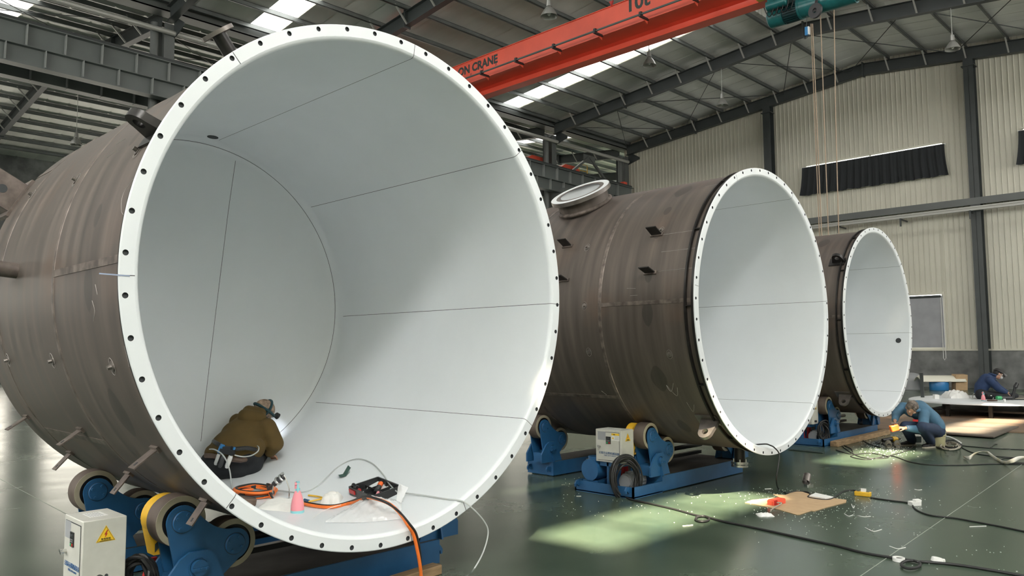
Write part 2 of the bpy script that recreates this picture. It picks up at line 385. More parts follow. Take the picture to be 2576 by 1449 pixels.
def roof_slope(mb, x0, x1, ya, yb, rib=0.9):
    n = max(1, int((x1-x0)/rib)); xs = []
    for i in range(n):
        x = x0+(x1-x0)*i/n; xs += [(x, 0), (x+rib*0.955, 0), (x+rib*0.96, 0.03), (x+rib*0.985, 0.03)]
    xs.append((x1, 0))
    A = [mb.bm.verts.new((x, ya, zs(ya)+h)) for x, h in xs]; B = [mb.bm.verts.new((x, yb, zs(yb)+h)) for x, h in xs]
    for i in range(len(xs)-1): mb._f([A[i], A[i+1], B[i+1], B[i]])
    C = [mb.bm.verts.new((x, y, zs(y)+0.12)) for x, y in ((x0, ya), (x1, ya), (x1, yb), (x0, yb))]; mb._f(C)
STRIPS = {False: [-12.4, .5, 13.3, 26.0], True: [-6.2, 6.6, 19.4, 32.3, 45.2]}
slopes = [(RIDGE-.9, RIDGE, 28.2, XW), (RIDGE, RIDGE+.9, 28.2, XW), (YS, RIDGE-0.9, XL, XW), (RIDGE+0.9, YC, XL, XW), (YC, RIDGEN-0.9, XL, 60), (RIDGEN+0.9, YN, XL, 60)]
cl = MB(); wn = 0
for ya, yb, x0, x1 in slopes:
    x = x0
    for s in (STRIPS[x1 > 40] if x0 < 0 else []):
        roof_slope(cl, x, s-0.55, ya, yb); x = s+0.55
        wn += 1; sk = MB()
        lo, hi = ya+0.5, yb-0.3
        P = [sk.bm.verts.new((xx, y, zs(y)+h)) for h in (0.05, 0.07) for xx, y in ((s-0.55, ya), (s+0.55, ya), (s+0.55, yb), (s-0.55, yb))]
        for q in ((0, 1, 2, 3), (7, 6, 5, 4), (0, 1, 5, 4), (2, 3, 7, 6), (1, 2, 6, 5), (0, 3, 7, 4)): sk._f([P[i] for i in q])
        struct(sk, 'window_%d' % wn, M['sky2' if ya >= YC else 'sky'])
    roof_slope(cl, x, x1, ya, yb)
for rg, x1 in ((RIDGE, 28.2), (RIDGEN, 60)):              # raised ridge vents
    z0 = zs(rg-0.9)
    for sgn in (-1, 1):
        y = rg+sgn*0.9; n = int((x1-XL)/0.3)
        for i in range(n):
            x = XL+0.3*i; cl.box((x, y-0.02, z0-0.05), (x+0.27, y+0.02, z0+0.95)); cl.box((x+0.26, y-0.045, z0-0.05), (x+0.31, y+0.045, z0+0.95))
    cl.box((XL, rg-1.1, z0+0.95), (x1, rg+1.1, z0+1.02)); cl.box((x1, rg-.95, z0-.02), (x1+.05, rg+.95, z0+1.0))
# unseen south lean-to roof, slots added to shape the sun patches
T = 13.35/SUN_L.z
holes = []
for a, b in ((5.25, 6.02), (6.10, 7.2), (7.28, 8.4), (11.35, 12.6), (12.68, 13.5), (16.6, 17.9), (17.98, 19.3), (19.38, 20.6)): holes.append((a+SUN_L.x*T, b+SUN_L.x*T))
hy0, hy1 = 4.02+SUN_L.y*T, 4.86+SUN_L.y*T
def flat_roof(y0, y1, x0, x1): cl.bm.verts.ensure_lookup_table(); _v = [cl.bm.verts.new((x, y, zs(y))) for x, y in ((x0, y0), (x1, y0), (x1, y1), (x0, y1))]; cl._f(_v)
flat_roof(hy1, YS, XL, 60); flat_roof(-5.6, hy0, XL, 60); flat_roof(-9.6, -9.3, XL, 60); flat_roof(-9.3, -5.6, XL, -9.5); flat_roof(-9.3, -5.6, -1.5, 60)
x = XL
for a, b in sorted(holes):
    if a > x: flat_roof(hy0, hy1, x, a)
    x = b
flat_roof(hy0, hy1, x, 60)
struct(cl, 'ceiling', M['roof'])

def ribbed(mb, p0, p1, z0, z1f, nrm, pitch=0.20, dep=0.024):
    p0 = V(p0); p1 = V(p1); d = p1-p0; L = d.length; d.normalize(); n = V(nrm); k = max(1, int(L/pitch)); xs = []
    for i in range(k):
        t = i*L/k; xs += [(t, 0), (t+pitch*.74, 0), (t+pitch*.80, dep), (t+pitch*.93, dep)]
    xs.append((L, 0))
    A = [mb.bm.verts.new(p0+d*t+n*h+V((0, 0, z0))) for t, h in xs]
    B = [mb.bm.verts.new((q.co.x, q.co.y, z1f(q.co.y))) for q in A]
    for i in range(len(xs)-1): mb._f([A[i], A[i+1], B[i+1], B[i]])
ww = MB()
WZ = [(0.7, 6.55), (9.39, 15.26), (18.1, 24.0)]
WLOW = (9.72, 12.6, 1.66, 3.84)
def wallz(y): return zs(y)+0.05
def wseg(y0, y1, z0, z1): ribbed(ww, (XW, y0, 0), (XW, y1, 0), z0, z1, (-1, 0, 0))
ys = sorted({-9.6, YS, RIDGE, YC, *[q for a in WZ for q in a], WLOW[0], WLOW[1]})
for a, b in zip(ys, ys[1:]):
    m_ = (a+b)/2; up = any(p <= m_ <= q for p, q in WZ); low = WLOW[0] <= m_ <= WLOW[1]
    cuts = [1.55]+([WLOW[2], WLOW[3]] if low else [])+([8.86, 10.22] if up else [])
    for i in range(0, len(cuts), 2):
        z0 = cuts[i]; z1 = (lambda c: (lambda y: c))(cuts[i+1]) if i+1 < len(cuts) else wallz
        wseg(a, b, z0, z1)
wback = MB(); wback.box((XW+0.06, -9.6, 0), (XW+0.16, YC, 1.55))
struct(ww, 'wall_right', M['wall'])
da = MB(); da.box((XW-0.10, -9.6, 0), (XW+0.14, YC, 1.50)); struct(da, 'wall_right_dado', M['dado'])
tr = MB(); tr.box((XW-0.13, -9.6, 1.50), (XW+0.02, YC, 1.57)); struct(tr, 'trim_1', M['wall']); wback.bm.free()
for i, (a, b) in enumerate(WZ):                          # clerestory windows behind the curtains
    wn += 1; g = MB(); g.box((XW+0.05, a, 8.86), (XW+0.08, b, 10.22)); o = struct(g, 'window_%d' % wn, M['sky'])
    f = MB(); f.box((XW-0.05, a-0.05, 10.17), (XW+0.04, b+0.05, 10.26)); f.box((XW-0.05, a-0.05, 8.80), (XW+0.04, b+0.05, 8.86))
    for y in (a, (a+b)/2, b): f.box((XW-0.05, y-0.03, 8.86), (XW+0.04, y+0.03, 10.2))
    struct(f, 'window_frame', M['wall'], parent=o)
wn += 1; g = MB(); g.box((XW+0.05, WLOW[0], WLOW[2]), (XW+0.08, WLOW[1], WLOW[3])); lowin = struct(g, 'window_%d' % wn, M['sky'])
f = MB(); a, b, c, d = WLOW
f.box((XW-0.07, a-0.12, c-0.1), (XW+0.04, b+0.1, c)); f.box((XW-0.07, a-0.12, d), (XW+0.04, b+0.1, d+0.1)); f.box((XW-0.07, a-0.12, c), (XW+0.04, a, d)); f.box((XW-0.07, b, c), (XW+0.04, b+0.1, d))
struct(f, 'window_frame', M['wall'], parent=lowin)
# walls out of view; their front and end glazing is added for light
fw = MB(); fw.box((XL, -9.75, 0), (60, -9.6, 7.2)); fw.box((XL, -9.75, 13.0), (60, -9.6, 15.2)); fw.box((0, -9.75, 7.2), (6, -9.6, 13.0)); fw.box((34, -9.75, 7.2), (60, -9.6, 13.0)); fw.box((XL, -9.75, 7.2), (0, -9.6, 13.0)); struct(fw, 'wall_front', M['wall'])
wn += 1; g = MB(); P = [g.bm.verts.new((xx, y, zs(y)+h)) for h in (.05, .08) for xx, y in ((-9.5, -9.3), (-1.5, -9.3), (-1.5, -5.6), (-9.5, -5.6))]
for q in ((0, 1, 2, 3), (7, 6, 5, 4), (0, 1, 5, 4), (2, 3, 7, 6), (1, 2, 6, 5), (0, 3, 7, 4)): g._f([P[i] for i in q])
struct(g, 'window_%d' % wn, M['front'])  # unseen roof panel, placed to throw slanting light into the bores
wn += 1; g = MB(); g.box((6, -9.72, 7.2), (34, -9.66, 13.0)); struct(g, 'window_%d' % wn, M['front_fill'])  # unseen glazing added as fill for the gable wall and flanges
lw = MB(); lw.box((XL-0.15, -9.6, 0), (XL, YN, 6.5)); lw.box((XL-0.15, -9.6, 12.2), (XL, YN, 16)); lw.box((XL-.15, -9.6, 6.5), (XL, 1, 12.2)); lw.box((XL-.15, 24, 6.5), (XL, YN, 12.2)); struct(lw, 'wall_left', M['wall'])
wn += 1; g = MB(); g.box((XL-.12, 1, 6.5), (XL-.06, 24, 12.2)); struct(g, 'window_%d' % wn, M['west_fill'])  # unseen glazing added to brighten the crane web, roof and gable wall
nw = MB(); nw.box((XL, YN, 0), (60, YN+0.15, 3.0)); nw.box((XL, YN, 6.2), (60, YN+0.15, 14))
for k in range(-2, 9): nw.box((6.4*k+5.6, YN, 3.0), (6.4*k+7.6, YN+0.15, 6.2))
struct(nw, 'wall_back', M['dado'])
for k in range(-2, 9):
    wn += 1; g = MB(); g.box((6.4*k+7.6, YN+0.05, 3.0), (6.4*k+12, YN+0.1, 6.2)); o = struct(g, 'window_%d' % wn, M['north'])
    f = MB()
    for i in range(9): f.box((6.4*k+7.6+i*0.55-0.02, YN, 3.0), (6.4*k+7.6+i*0.55+0.02, YN+0.05, 6.2))
    for i in range(6): f.box((6.4*k+7.6, YN, 3.0+i*0.62-0.02), (6.4*k+12, YN+0.05, 3.0+i*0.62+0.02))
    struct(f, 'window_frame', M['frame'], parent=o)
gn = MB(); ribbed(gn, (60, YC, 0), (60, YN, 0), 0, lambda y: wallz(y), (-1, 0, 0)); struct(gn, 'wall_right_north', M['wall'])

# ------------------------------------------------------------------ steel frame
def hsec(mb, a, b, dep, wid, up, tf=0.018, tw=0.012):     # H-section from a to b; up = direction of its depth
    a = V(a); b = V(b); up = V(up).normalized(); d = (b-a).normalized(); up = (up-d*up.dot(d)).normalized()
    for s in (-1, 1): mb.obox((a+b)/2+up*(s*(dep/2-tf/2)), ((b-a).length, wid, tf), d, d.cross(up))
    mb.obox((a+b)/2, ((b-a).length, tw, dep), d, d.cross(up))
col_lab = {10.0: 'dark grey steel column rising behind the brown shell of the nearest tank', 29.2: 'grey steel column carrying the runway beam behind the middle tank',
           35.4: 'corner steel column where the cream gable wall begins'}
for X in (3.6, 10.0, 16.4, 22.8, 29.2, 35.4):
    zt = 12.45
    vis = X in col_lab
    t = thing('steel_column', col_lab.get(X, 'grey steel column of the runway row standing behind the nearest tank'), 'column', (X, YC, 0), 'columns of the runway row')
    mb = MB(); hsec(mb, (X, YC, 0), (X, YC, zt), 0.62, 0.34, (0, 1, 0)); mb.box((X-.14, YC-.5, 9.66), (X+.14, YC-.28, 9.70)); mb.done('shaft', M['column'], t)
    mb = MB(); mb.cyl((X-0.42, YC-0.15, 0), (X-0.42, YC-0.15, 12.4), 0.13, n=20); mb.done('rain_pipe', M['column'], t)
    mb = MB(); mb.prism([(0, 0), (.75, .2), (.75, .32), (0, .75)], (X+.17, YC-.31, 12.0), (0, -1, 0), (0, 0, 1), .03); mb.done('haunch_plate', M['frame'], t)
    mb = MB(); mb.box((X-.18, YC-1.05, 9.0), (X+.18, YC-.3, 9.64)); mb.done('runway_corbel', M['column'], t)
wc_lab = {16.9: 'dark wall column on the cream gable wall directly above the middle tank', 8.2: 'dark wall column right of the curtained high window, behind the kneeling man on the white disc', -0.5: 'dark wall column outside the right edge'}
for Y in (16.9, 8.2):
    t = thing('wall_column', wc_lab[Y], 'column', (35.3, Y, 0), 'columns of the cream gable wall')
    mb = MB(); hsec(mb, (35.28, Y, 0), (35.28, Y, zb(Y)), 0.42, 0.36, (1, 0, 0)); mb.done('shaft', M['frame'], t)
    mb = MB(); mb.box((35.0, Y-.24, zb(Y)-.35), (35.45, Y+.24, zb(Y)-.31)); mb.done('cap_plate', M['frame'], t)
    mb = MB(); mb.box((34.98, Y-.26, 0), (35.45, Y+.26, .03)); mb.done('base_plate', M['frame'], t)
PY = [25.2, 23.9, 22.4, 20.9, 19.4, 17.9, 16.4, 14.9, 13.5, 11.3, 9.8, 8.3, 6.8, 5.3]          # purlin lines
PN = [26.2, 27.6, 29.1, 30.6, 32.1, 33.6, 35.1, 36.6, 37.9, 40.1, 41.5, 43, 44.5, 46, 47.5, 49, 50.5]
def rafter(X, Ys, label, group, side):
    Y0, Y1 = Ys[0], Ys[-1]; mid = (Y0+Y1)/2
    t = thing('roof_rafter', label, 'rafter', (X, Y0, zb(Y0)), group)
    pts = Ys
    mb = MB()
    for a, b in zip(pts, pts[1:]):
        mb.obox(V((X, (a+b)/2, (zb(a)+zb(b))/2+.01)), (b-a, .24, .02), (0, b-a, zb(b)-zb(a)), (1, 0, 0))
        mb.obox(V((X, (a+b)/2, (zb(a)+zb(b))/2+.51)), (b-a, .24, .02), (0, b-a, zb(b)-zb(a)), (1, 0, 0))
        mb.obox(V((X, (a+b)/2, (zb(a)+zb(b))/2+.26)), (b-a, .012, .50), (0, b-a, zb(b)-zb(a)), (1, 0, 0))
    mb.done('i_beam', M['frame'], t)
    for y in ([21.0, 12.4, 4.0] if Y0 < 20 else [30.5, 39, 47]):
        mb = MB(); mb.box((X-.14, y-.025, zb(y)-.06), (X+.14, y+.025, zb(y)+.58)); mb.done('splice_plate', M['frame'], t)
    for k, y in enumerate(PY if Y0 < 20 else PN):
        if not (Y0+.3 < y < Y1-.3): continue
        mb = MB(); mb.bar((X+side*.62, y, zb(y)+.60), (X+side*.08, y, zb(y)+.03), .05, .05); mb.done('fly_brace', M['brace'], t)
    return t
rl = {3.6: 'dark roof rafter nearest the camera over the near bay', 10.0: 'dark roof rafter leading right from the column behind the nearest tank', 16.4: 'dark roof rafter crossing above the top of the nearest tank opening',
      22.8: 'dark roof rafter partly hidden by the red crane bridge', 29.2: 'long dark roof rafter behind the hoist, landing on the grey column'}
for X in FR: rafter(X, [-0.7, RIDGE, YC-.3], rl[X], 'roof rafters of the main hall', -1)
rafter(35.38, [-0.7, RIDGE, YC-.3], 'dark roof rafter along the top of the cream gable wall', 'roof rafters of the main hall', -1)
for X, lb in ((3.6, 'dark roof rafter of the left hall at the far left edge'), (10.0, 'dark roof rafter of the left hall passing behind the runway beam'), (16.4, 'dark roof rafter of the left hall hidden behind the nearest tank'), (22.8, 'dark roof rafter of the left hall behind the grey column'),
              (29.2, 'dark roof rafter of the left hall seen between the two grey columns'), (35.6, 'dark roof rafter of the left hall behind the corner column'), (42.0, 'farthest dark roof rafter of the left hall')):
    rafter(X, [YC+.3, RIDGEN, YN-.2], lb, 'roof rafters of the left hall', -1)
for Y in PY+PN:
    north = Y > YC; x1 = 48 if north else 35.5
    mb = MB(); z = zb(Y)+.52; h = .19
    mb.box((-3, Y-.006, z), (x1, Y+.006, z+h)); mb.box((-3, Y-.006, z+h-.012), (x1, Y+.07, z+h)); mb.box((-3, Y-.07, z), (x1, Y+.006, z+.012)); mb.box((-3, Y-.07, z), (x1, Y-.06, z+.03))
    o = mb.done('roof_purlin', M['purlin']); g = 'purlins of the left hall roof' if north else 'purlins of the main hall roof'
    tag(o, 'galvanised purlin running under the roof sheets of the '+('left hall' if north else 'main hall'), 'purlin', g)
for Y, nm in ((25.7, 'valley_gutter'),):
    mb = MB(); mb.box((-3, Y-.30, 12.86), (48, Y+.30, 12.90)); mb.box((-3, Y-.30, 12.86), (48, Y-.27, 13.17)); mb.box((-3, Y+.27, 12.86), (48, Y+.30, 13.17))
    solo(mb, nm, M['column'], 'long grey valley gutter over the row of runway columns', 'gutter')
mb = MB(); mb.cyl((-3, YC-.41, 12.12), (35.4, YC-.41, 12.12), .085, n=16); solo(mb, 'tie_tube', M['brace'], 'pale tie tube joining the heads of the runway columns', 'tube')
mb = MB(); a = V((32.4, YC, 11.95))
mb.bar(a, (29.52, YC, 9.95), .12, .12); mb.bar(a, (35.1, YC, 9.95), .12, .12); mb.box((31.9, YC-.02, 11.6), (32.9, YC+.02, 12.05)); solo(mb, 'chevron_brace', M['column'], 'V shaped steel brace between grey column and corner column', 'brace')
# rod bracing of the end bay
BY = [25.3, 21.6, 16.1, 12.9, 8.7, 5.0]
for a, b in zip(BY, BY[1:]):
    for p, q in ((a, b), (b, a)):
        mb = MB(); A = V((29.3, p, zb(p)+.36)); B = V((35.3, q, zb(q)+.36)); mb.tube([A, B], .016, 6)
        d = (B-A).normalized(); mb.tube([A+d*.35, A+d*.6], .03, 6)
        solo(mb, 'brace_rod', M['rod'], 'thin dark brace rod crossing under the last roof bay before the gable wall', 'rod', group='crossed brace rods of the last bay')
for X0 in (3.7, 10.1):
    for p, q in ((27.0, 32.5), (32.5, 27.0)):
        mb = MB(); mb.tube([V((X0, p, zb(p)+.36)), V((X0+6.2, q, zb(q)+.36))], .014, 6)
        solo(mb, 'brace_rod', M['rod'], 'thin dark brace rod crossing under the left hall roof', 'rod', group='crossed brace rods of the left hall')
# crane runway beam with rail, stiffened girder in front and its twin behind
for k, (Y, lb) in enumerate(((YC-.72, 'grey green crane runway beam with upright stiffeners, passing left behind the nearest tank'), (YC+.78, 'crane runway beam of the left hall, just behind the front one'))):
    t = thing('runway_beam', lb, 'beam', (16, Y, 9.68)); mb = MB(); hsec(mb, (-4, Y, 10.28), (35.2, Y, 10.28), 1.22 if k == 0 else 1.1, .36, (0, 0, 1), .025, .014); mb.done('i_girder', M['runway'], t)
    mb = MB(); mb.box((-4, Y-.035, 10.89), (35.2, Y+.035, 11.03)); mb.box((-4, Y-.06, 10.89), (35.2, Y+.06, 10.91)); mb.done('crane_rail', M['rod'], t)
    for i in range(38):
        x = -3.2+1.0*i
        mb = MB(); mb.box((x-.012, Y-.165, 10.25), (x+.012, Y-.008, 10.86)); mb.box((x+.488, Y-.165, 9.72), (x+.512, Y-.008, 10.22)); mb.done('stiffener', M['stiff'], t)
    t.location.z -= .03; t.rotation_euler.y = R_(0.95)
    if k == 0:
        mb = MB(); mb.box((-4, Y-.17, 10.22), (35.2, Y-.01, 10.245)); mb.done('ledge_plate', M['runway'], t)
# gable wall fittings
mb = MB(); mb.box((35.05, -2, 7.42), (35.56, YC-.2, 7.62)); mb.box((35.05, -2, 7.34), (35.10, YC-.2, 7.42)); solo(mb, 'wall_girt', M['column'], 'long grey girt across the cream gable wall below the curtained windows', 'beam')
t = thing('conduit_rail', 'pale conduit rail with hanging hooks along the cream gable wall', 'conduit', (34.75, 10, 7.0))
mb = MB(); mb.box((34.70, -2, 7.06), (34.84, YC-1, 7.18)); mb.box((34.66, -2, 7.16), (34.70, YC-1, 7.22)); mb.done('channel', M['brace'], t)
for y in (2.5, 5.0, 8.3, 10.9, 13.5, 16.2, 18.8, 21.4):
    mb = MB(); mb.bar((35.5, y, 7.02), (34.62, y, 7.02), .05, .06); mb.box((34.62, y-.03, 6.72), (34.68, y+.03, 7.06)); mb.done('bracket', M['frame'], t)
cur_lab = ['charcoal curtain on the high window at the far right edge', 'long charcoal curtain over the high window behind the hoist ropes', 'charcoal curtain of the high window mostly hidden behind the middle tank']
for (a, b), lb in zip(WZ, cur_lab):
    t = thing('window_curtain', lb, 'curtain', (35.45, (a+b)/2, 8.7), 'curtains of the high gable windows')
    mb = MB(); rnd = random.Random(int(a*10)); ph = [rnd.uniform(0, 6.3) for _ in range(4)]
    def cf(u, v, a=a, b=b, ph=ph):
        y = a-.1+(b-a+.2)*u; s = u*(b-a)
        d = .035*sin(s*21+ph[0]+1.3*sin(s*3+ph[1]))+.02*sin(s*43+ph[2]); y += (u-.5)*.25*v*v
        return V((35.40-abs(v)*.05+d*(.35+.75*v), y, 10.09-v*(1.33+.018*sin(s*9+ph[3])*v)))
    mb.grid(cf, 220, 8); mb.done('cloth', M['curtain'], t, sharp=None)
    mb = MB(); mb.cyl((35.44, a-.15, 10.10), (35.44, b+.15, 10.10), .014, n=8)
    for y in (a-.1, (a+b)/2, b+.1): mb.box((35.43, y-.02, 10.08), (35.62, y+.02, 10.12))
    mb.done('curtain_rail', M['paper'], t)
t = thing('roller_blind', 'grey roller blind over the low window behind the farthest tank', 'blind', (35.5, 11, 1.7))
mb = MB(); mb.grid(lambda u, v: V((35.50+.012*sin(u*40+v*4)*v, WLOW[0]-.06+u*(WLOW[1]-WLOW[0]+.12), 3.78-v*2.14)), 60, 6); mb.done('cloth', M['blind'], t, None)
mb = MB(); mb.cyl((35.49, WLOW[0]+.02, 3.76), (35.49, WLOW[1]-.02, 3.76), .05, n=12); mb.done('roller', M['frame'], t)
mb = MB(); mb.tube([(35.45, 9.66, 3.7), (35.42, 9.64, 2.2), (35.42, 9.64, 1.2), (35.44, 9.70, 1.12), (35.45, 9.74, 1.2), (35.47, 9.74, 3.7)], .012, 6); mb.done('pull_cord', M['paper'], t)

# pendant lamps
def lamp(loc, label, group):
    x, y, z = loc; t = thing('pendant_lamp', label, 'lamp', loc, group)
    mb = MB(); mb.tube([(x, y, z+.62), (x, y, zb(y)+.02)], .012, 6); mb.done('hanging_wire', M['brace'], t)
    mb = MB(); mb.cyl((x, y, z+.30), (x, y, z+.50), .085, .07, 14); mb.cyl((x, y, z+.5), (x, y, z+.62), .03, .02, 10); mb.done('ballast_housing', M['lampglass'], t)
    mb = MB(); mb.lathe([(.05, .30), (.075, .29), (.15, .20), (.22, .08), (.25, .0), (.245, .0), (.21, .08), (.14, .19), (.05, .285)], (x, y, z), (0, 0, 1), 28); mb.done('reflector', M['lampglass'], t)
    mb = MB(); mb.ell((x, y, z+.14), (.06, .06, .12), nu=12, nv=8); mb.done('bulb', M['paper'], t)
    return t
for loc, lb in (((16.4, 14.4, 11.25), 'grey pendant lamp above the red crane bridge'), ((22.8, 15.3, 11.72), 'pale pendant lamp hanging just below the red crane bridge'), ((29.2, 16.0, 11.85), 'pendant lamp hanging over the left wall column of the gable wall'),
                ((29.2, 7.25, 11.83), 'pendant lamp hanging at the top right, over the right wall column'), ((22.8, 6.85, 11.62), 'pendant lamp just cut by the top edge right of the hoist')):
    lamp(loc, lb, 'pendant lamps of the main hall')
lamp((10.0, 34.6, 10.15), 'pendant lamp low in the left hall, above the shell of the nearest tank', 'pendant lamps of the left hall')

# ------------------------------------------------------------------ crane bridge
t = thing('crane_bridge', 'red overhead crane bridge with CRANE lettering across the hall', 'crane', (18.7, 12, 11.05))
CXA, CXB, CZ0, CZ1 = 18.2, 19.15, 11.06, 11.84
mb = MB(); mb.box((CXA, -0.4, CZ0), (CXB, 25.0, CZ1)); mb.box((CXA-.03, -0.4, CZ1), (CXB+.03, 25.0, CZ1+.02)); mb.box((CXA-.03, -.4, CZ0-.02), (CXB+.03, 25.0, CZ0)); mb.done('box_girder', M['red'], t)
mb = MB(); prof = [(-.2, .27), (-.03, .24), (-.016, .2), (-.016, .06), (-.05, .03), (-.2, .02), (-.2, 0), (.2, 0), (.2, .02), (.05, .03), (.016, .06), (.016, .2), (.03, .24), (.2, .27)]
mb.prism(prof, (19.05, 24.6, CZ0-.29), (1, 0, 0), (0, 0, 1), 25.0); mb.done('track_beam', M['red'], t)
mb = MB(); mb.box((17.4, 24.75, 11.03), (21.0, 25.25, 11.40)); mb.done('end_carriage', M['red'], t)
ybr = [OX(px, py, 17.85).y for px, py in ((1212, 185), (1300, 150), (1385, 115), (1490, 73), (1612, 30))]
dy = (ybr[0]-ybr[-1])/4
pz = OX(1300, 150, 17.85).z
mb = MB(); mb.cyl((17.85, -0.4, pz), (17.85, 24.6, pz), .03, n=10); mb.done('cable_pipe', M['runway'], t)
for i in range(-2, 9):
    y = ybr[0]-dy*i
    if not 0 < y < 24.6: continue
    mb = MB(); mb.box((17.78, y-.03, pz-.09), (CXA, y+.03, pz-.03)); mb.box((17.8, y-.04, pz-.03), (17.9, y+.04, pz+.06)); o = mb.done('pipe_bracket', M['blackp'], t)
    mb = MB(); mb.prism([(0, .10), (-.16, .17), (-.16, .22), (0, .22)], (CXA, y+.035, pz-.28), (1, 0, 0), (0, 0, 1), .02); mb.done('gusset', M['red'], o)
e = OX(1252, 158, CXA); n0 = OX(1166, 190, CXA)
zc = (OX(1240, 140, CXA).z+OX(1240, 161, CXA).z)/2
text('ON CRANE', 'crane_lettering', M['letter'], t, (CXA, 20.35, zc-.16), (0, -1, 0), (0, 0, 1), .32, 20.35-e.y, .045)
a = OX(1582, 15, CXA); b = OX(1636, 8, CXA)
text('10t', 'capacity_lettering', M['letter'], t, (CXA, a.y, OX(1589, 29, CXA).z), (0, -1, 0), (0, 0, 1), .46, a.y-b.y, .03)
for px, py, s in ((1185, 187, '起'), (1215, 174, '重'), (1248, 161, '机')):
    q = OX(px, py, CXA); text(s, 'small_lettering', M['letter'], t, (CXA, q.y+.05, q.z-.06), (0, -1, 0), (0, 0, 1), .10, .10)
for px, py in ((1540, 12),):
    q = OX(px, py, CXA); mb = MB(); mb.prism([(0, 0), (.14, .0), (.07, -.16)], (CXA-.01, q.y+.07, q.z+.1), (0, -1, 0), (0, 0, 1), .05); mb.done('stop_tab', M['redp'], t)

# hoist under the bridge
HX = 19.0
t = thing('electric_hoist', 'teal electric wire rope hoist hanging under the red crane bridge', 'hoist', (HX, 7.8, 10.2))
hz = OX(2050, 10, HX).z
mb = MB(); mb.cyl((HX, 8.15, hz), (HX, 6.75, hz-.02), .27, n=32); mb.lathe([(.27, 0), (.285, .0), (.285, .06), (.27, .06)], (HX, 8.15, hz), (0, -1, 0), 32, close=True); mb.done('rope_drum', M['teal'], t)
mb = MB(); mb.cyl((HX, 6.75, hz), (HX, 6.35, hz), .25, .22, 28); mb.cyl((HX, 6.35, hz), (HX, 6.3, hz), .18, n=8); mb.done('end_gearbox', M['teal'], t)
mb = MB(); mb.cyl((HX, 8.15, hz-.04), (HX, 8.55, hz-.04), .21, n=24)
for k in range(24):
    q = 2*pi*k/24; mb.obox(V((HX+.22*cos(q), 8.35, hz-.04+.22*sin(q))), (.36, .05, .012), (0, 1, 0), (cos(q), 0, sin(q)))
mb.done('cooling_fins', M['tealdark'], t)
mb = MB(); mb.cyl((HX, 8.55, hz-.04), (HX, 8.92, hz-.04), .245, .24, 28); mb.ell((HX, 8.92, hz-.04), (.24, .09, .24)); mb.done('hoist_motor', M['teal'], t)
mb = MB(); mb.cyl((HX-.36, 8.35, hz+.16), (HX-.36, 8.85, hz+.16), .12, n=20); mb.ell((HX-.36, 8.35, hz+.16), (.12, .05, .12)); mb.box((HX-.46, 8.6, hz+.22), (HX-.26, 8.8, hz+.36)); mb.done('travel_motor', M['teal'], t)
mb = MB(); mb.box((HX-.48, 8.55, hz+.38), (HX-.3, 9.1, hz+.46)); mb.done('limit_bar', M['yellow'], t)
mb = MB(); mb.box((HX-.08, 7.0, hz+.2), (HX+.08, 8.4, 11.0)); mb.box((HX-.28, 7.1, hz+.42), (HX+.28, 8.3, hz+.52)); mb.done('trolley_frame', M['tealdark'], t)
pc = OX(2051, 27, HX-.42); mb = MB(); mb.lathe([(.16, -.03), (.185, -.03), (.155, 0), (.185, .03), (.16, .03), (.10, .02), (.06, .03), (.06, -.03), (.10, -.02)], pc, (-1, .25, 0), 32, close=True); mb.done('rope_sheave', M['grinder'], t)
mb = MB(); mb.bar(pc+V((0, 0, -.02)), pc+V((.1, 0, .3)), .07, .02, (1, 0, 0)); mb.done('sheave_hanger', M['grinder'], t)
for k, (px, py, bx, by) in enumerate(((2040, 60, 2062, 600), (2044, 60, 2068, 600), (2064, 40, 2084, 600), (2098, 25, 2107, 600))):
    A = OX(px, py, HX-.3); B = OX(bx, by, HX-.3); mb = MB(); mb.tube([A, V((A.x, (A.y+B.y)/2, (A.z+B.z)/2)), V((A.x, B.y, 2.0))], .013, 6); mb.done('wire_rope', M['rope'], t)
bq = OX(2034, 78, HX-.3); mb = MB(); mb.box(bq+V((-.05, -.03, -.10)), bq+V((.03, .055, .10))); o = mb.done('control_box', M['paper'], t)
mb = MB(); mb.box(bq+V((-.06, .0, -.11)), bq+V((.04, .07, .10))); mb.done('box_cover', M['drum'], o)
mb = MB(); mb.tube(spline([OX(2030, 40, HX-.3), OX(2028, 68, HX-.3), OX(2021, 92, HX-.3), OX(2027, 97, HX-.3), OX(2036, 88, HX-.3)]), .008, 6); mb.done('control_cable', M['rod'], t)
for k in range(5):
    mb = MB(); y0 = 8.2+k*.13; mb.tube(spline([(HX-.3, y0, hz+.3), (HX-.42, y0-.05, hz+.0), (HX-.36, y0+.1, hz-.12), (HX-.3, y0+.25, hz+.2)]), .012, 6); mb.done('motor_cable', M['blackp'], t)
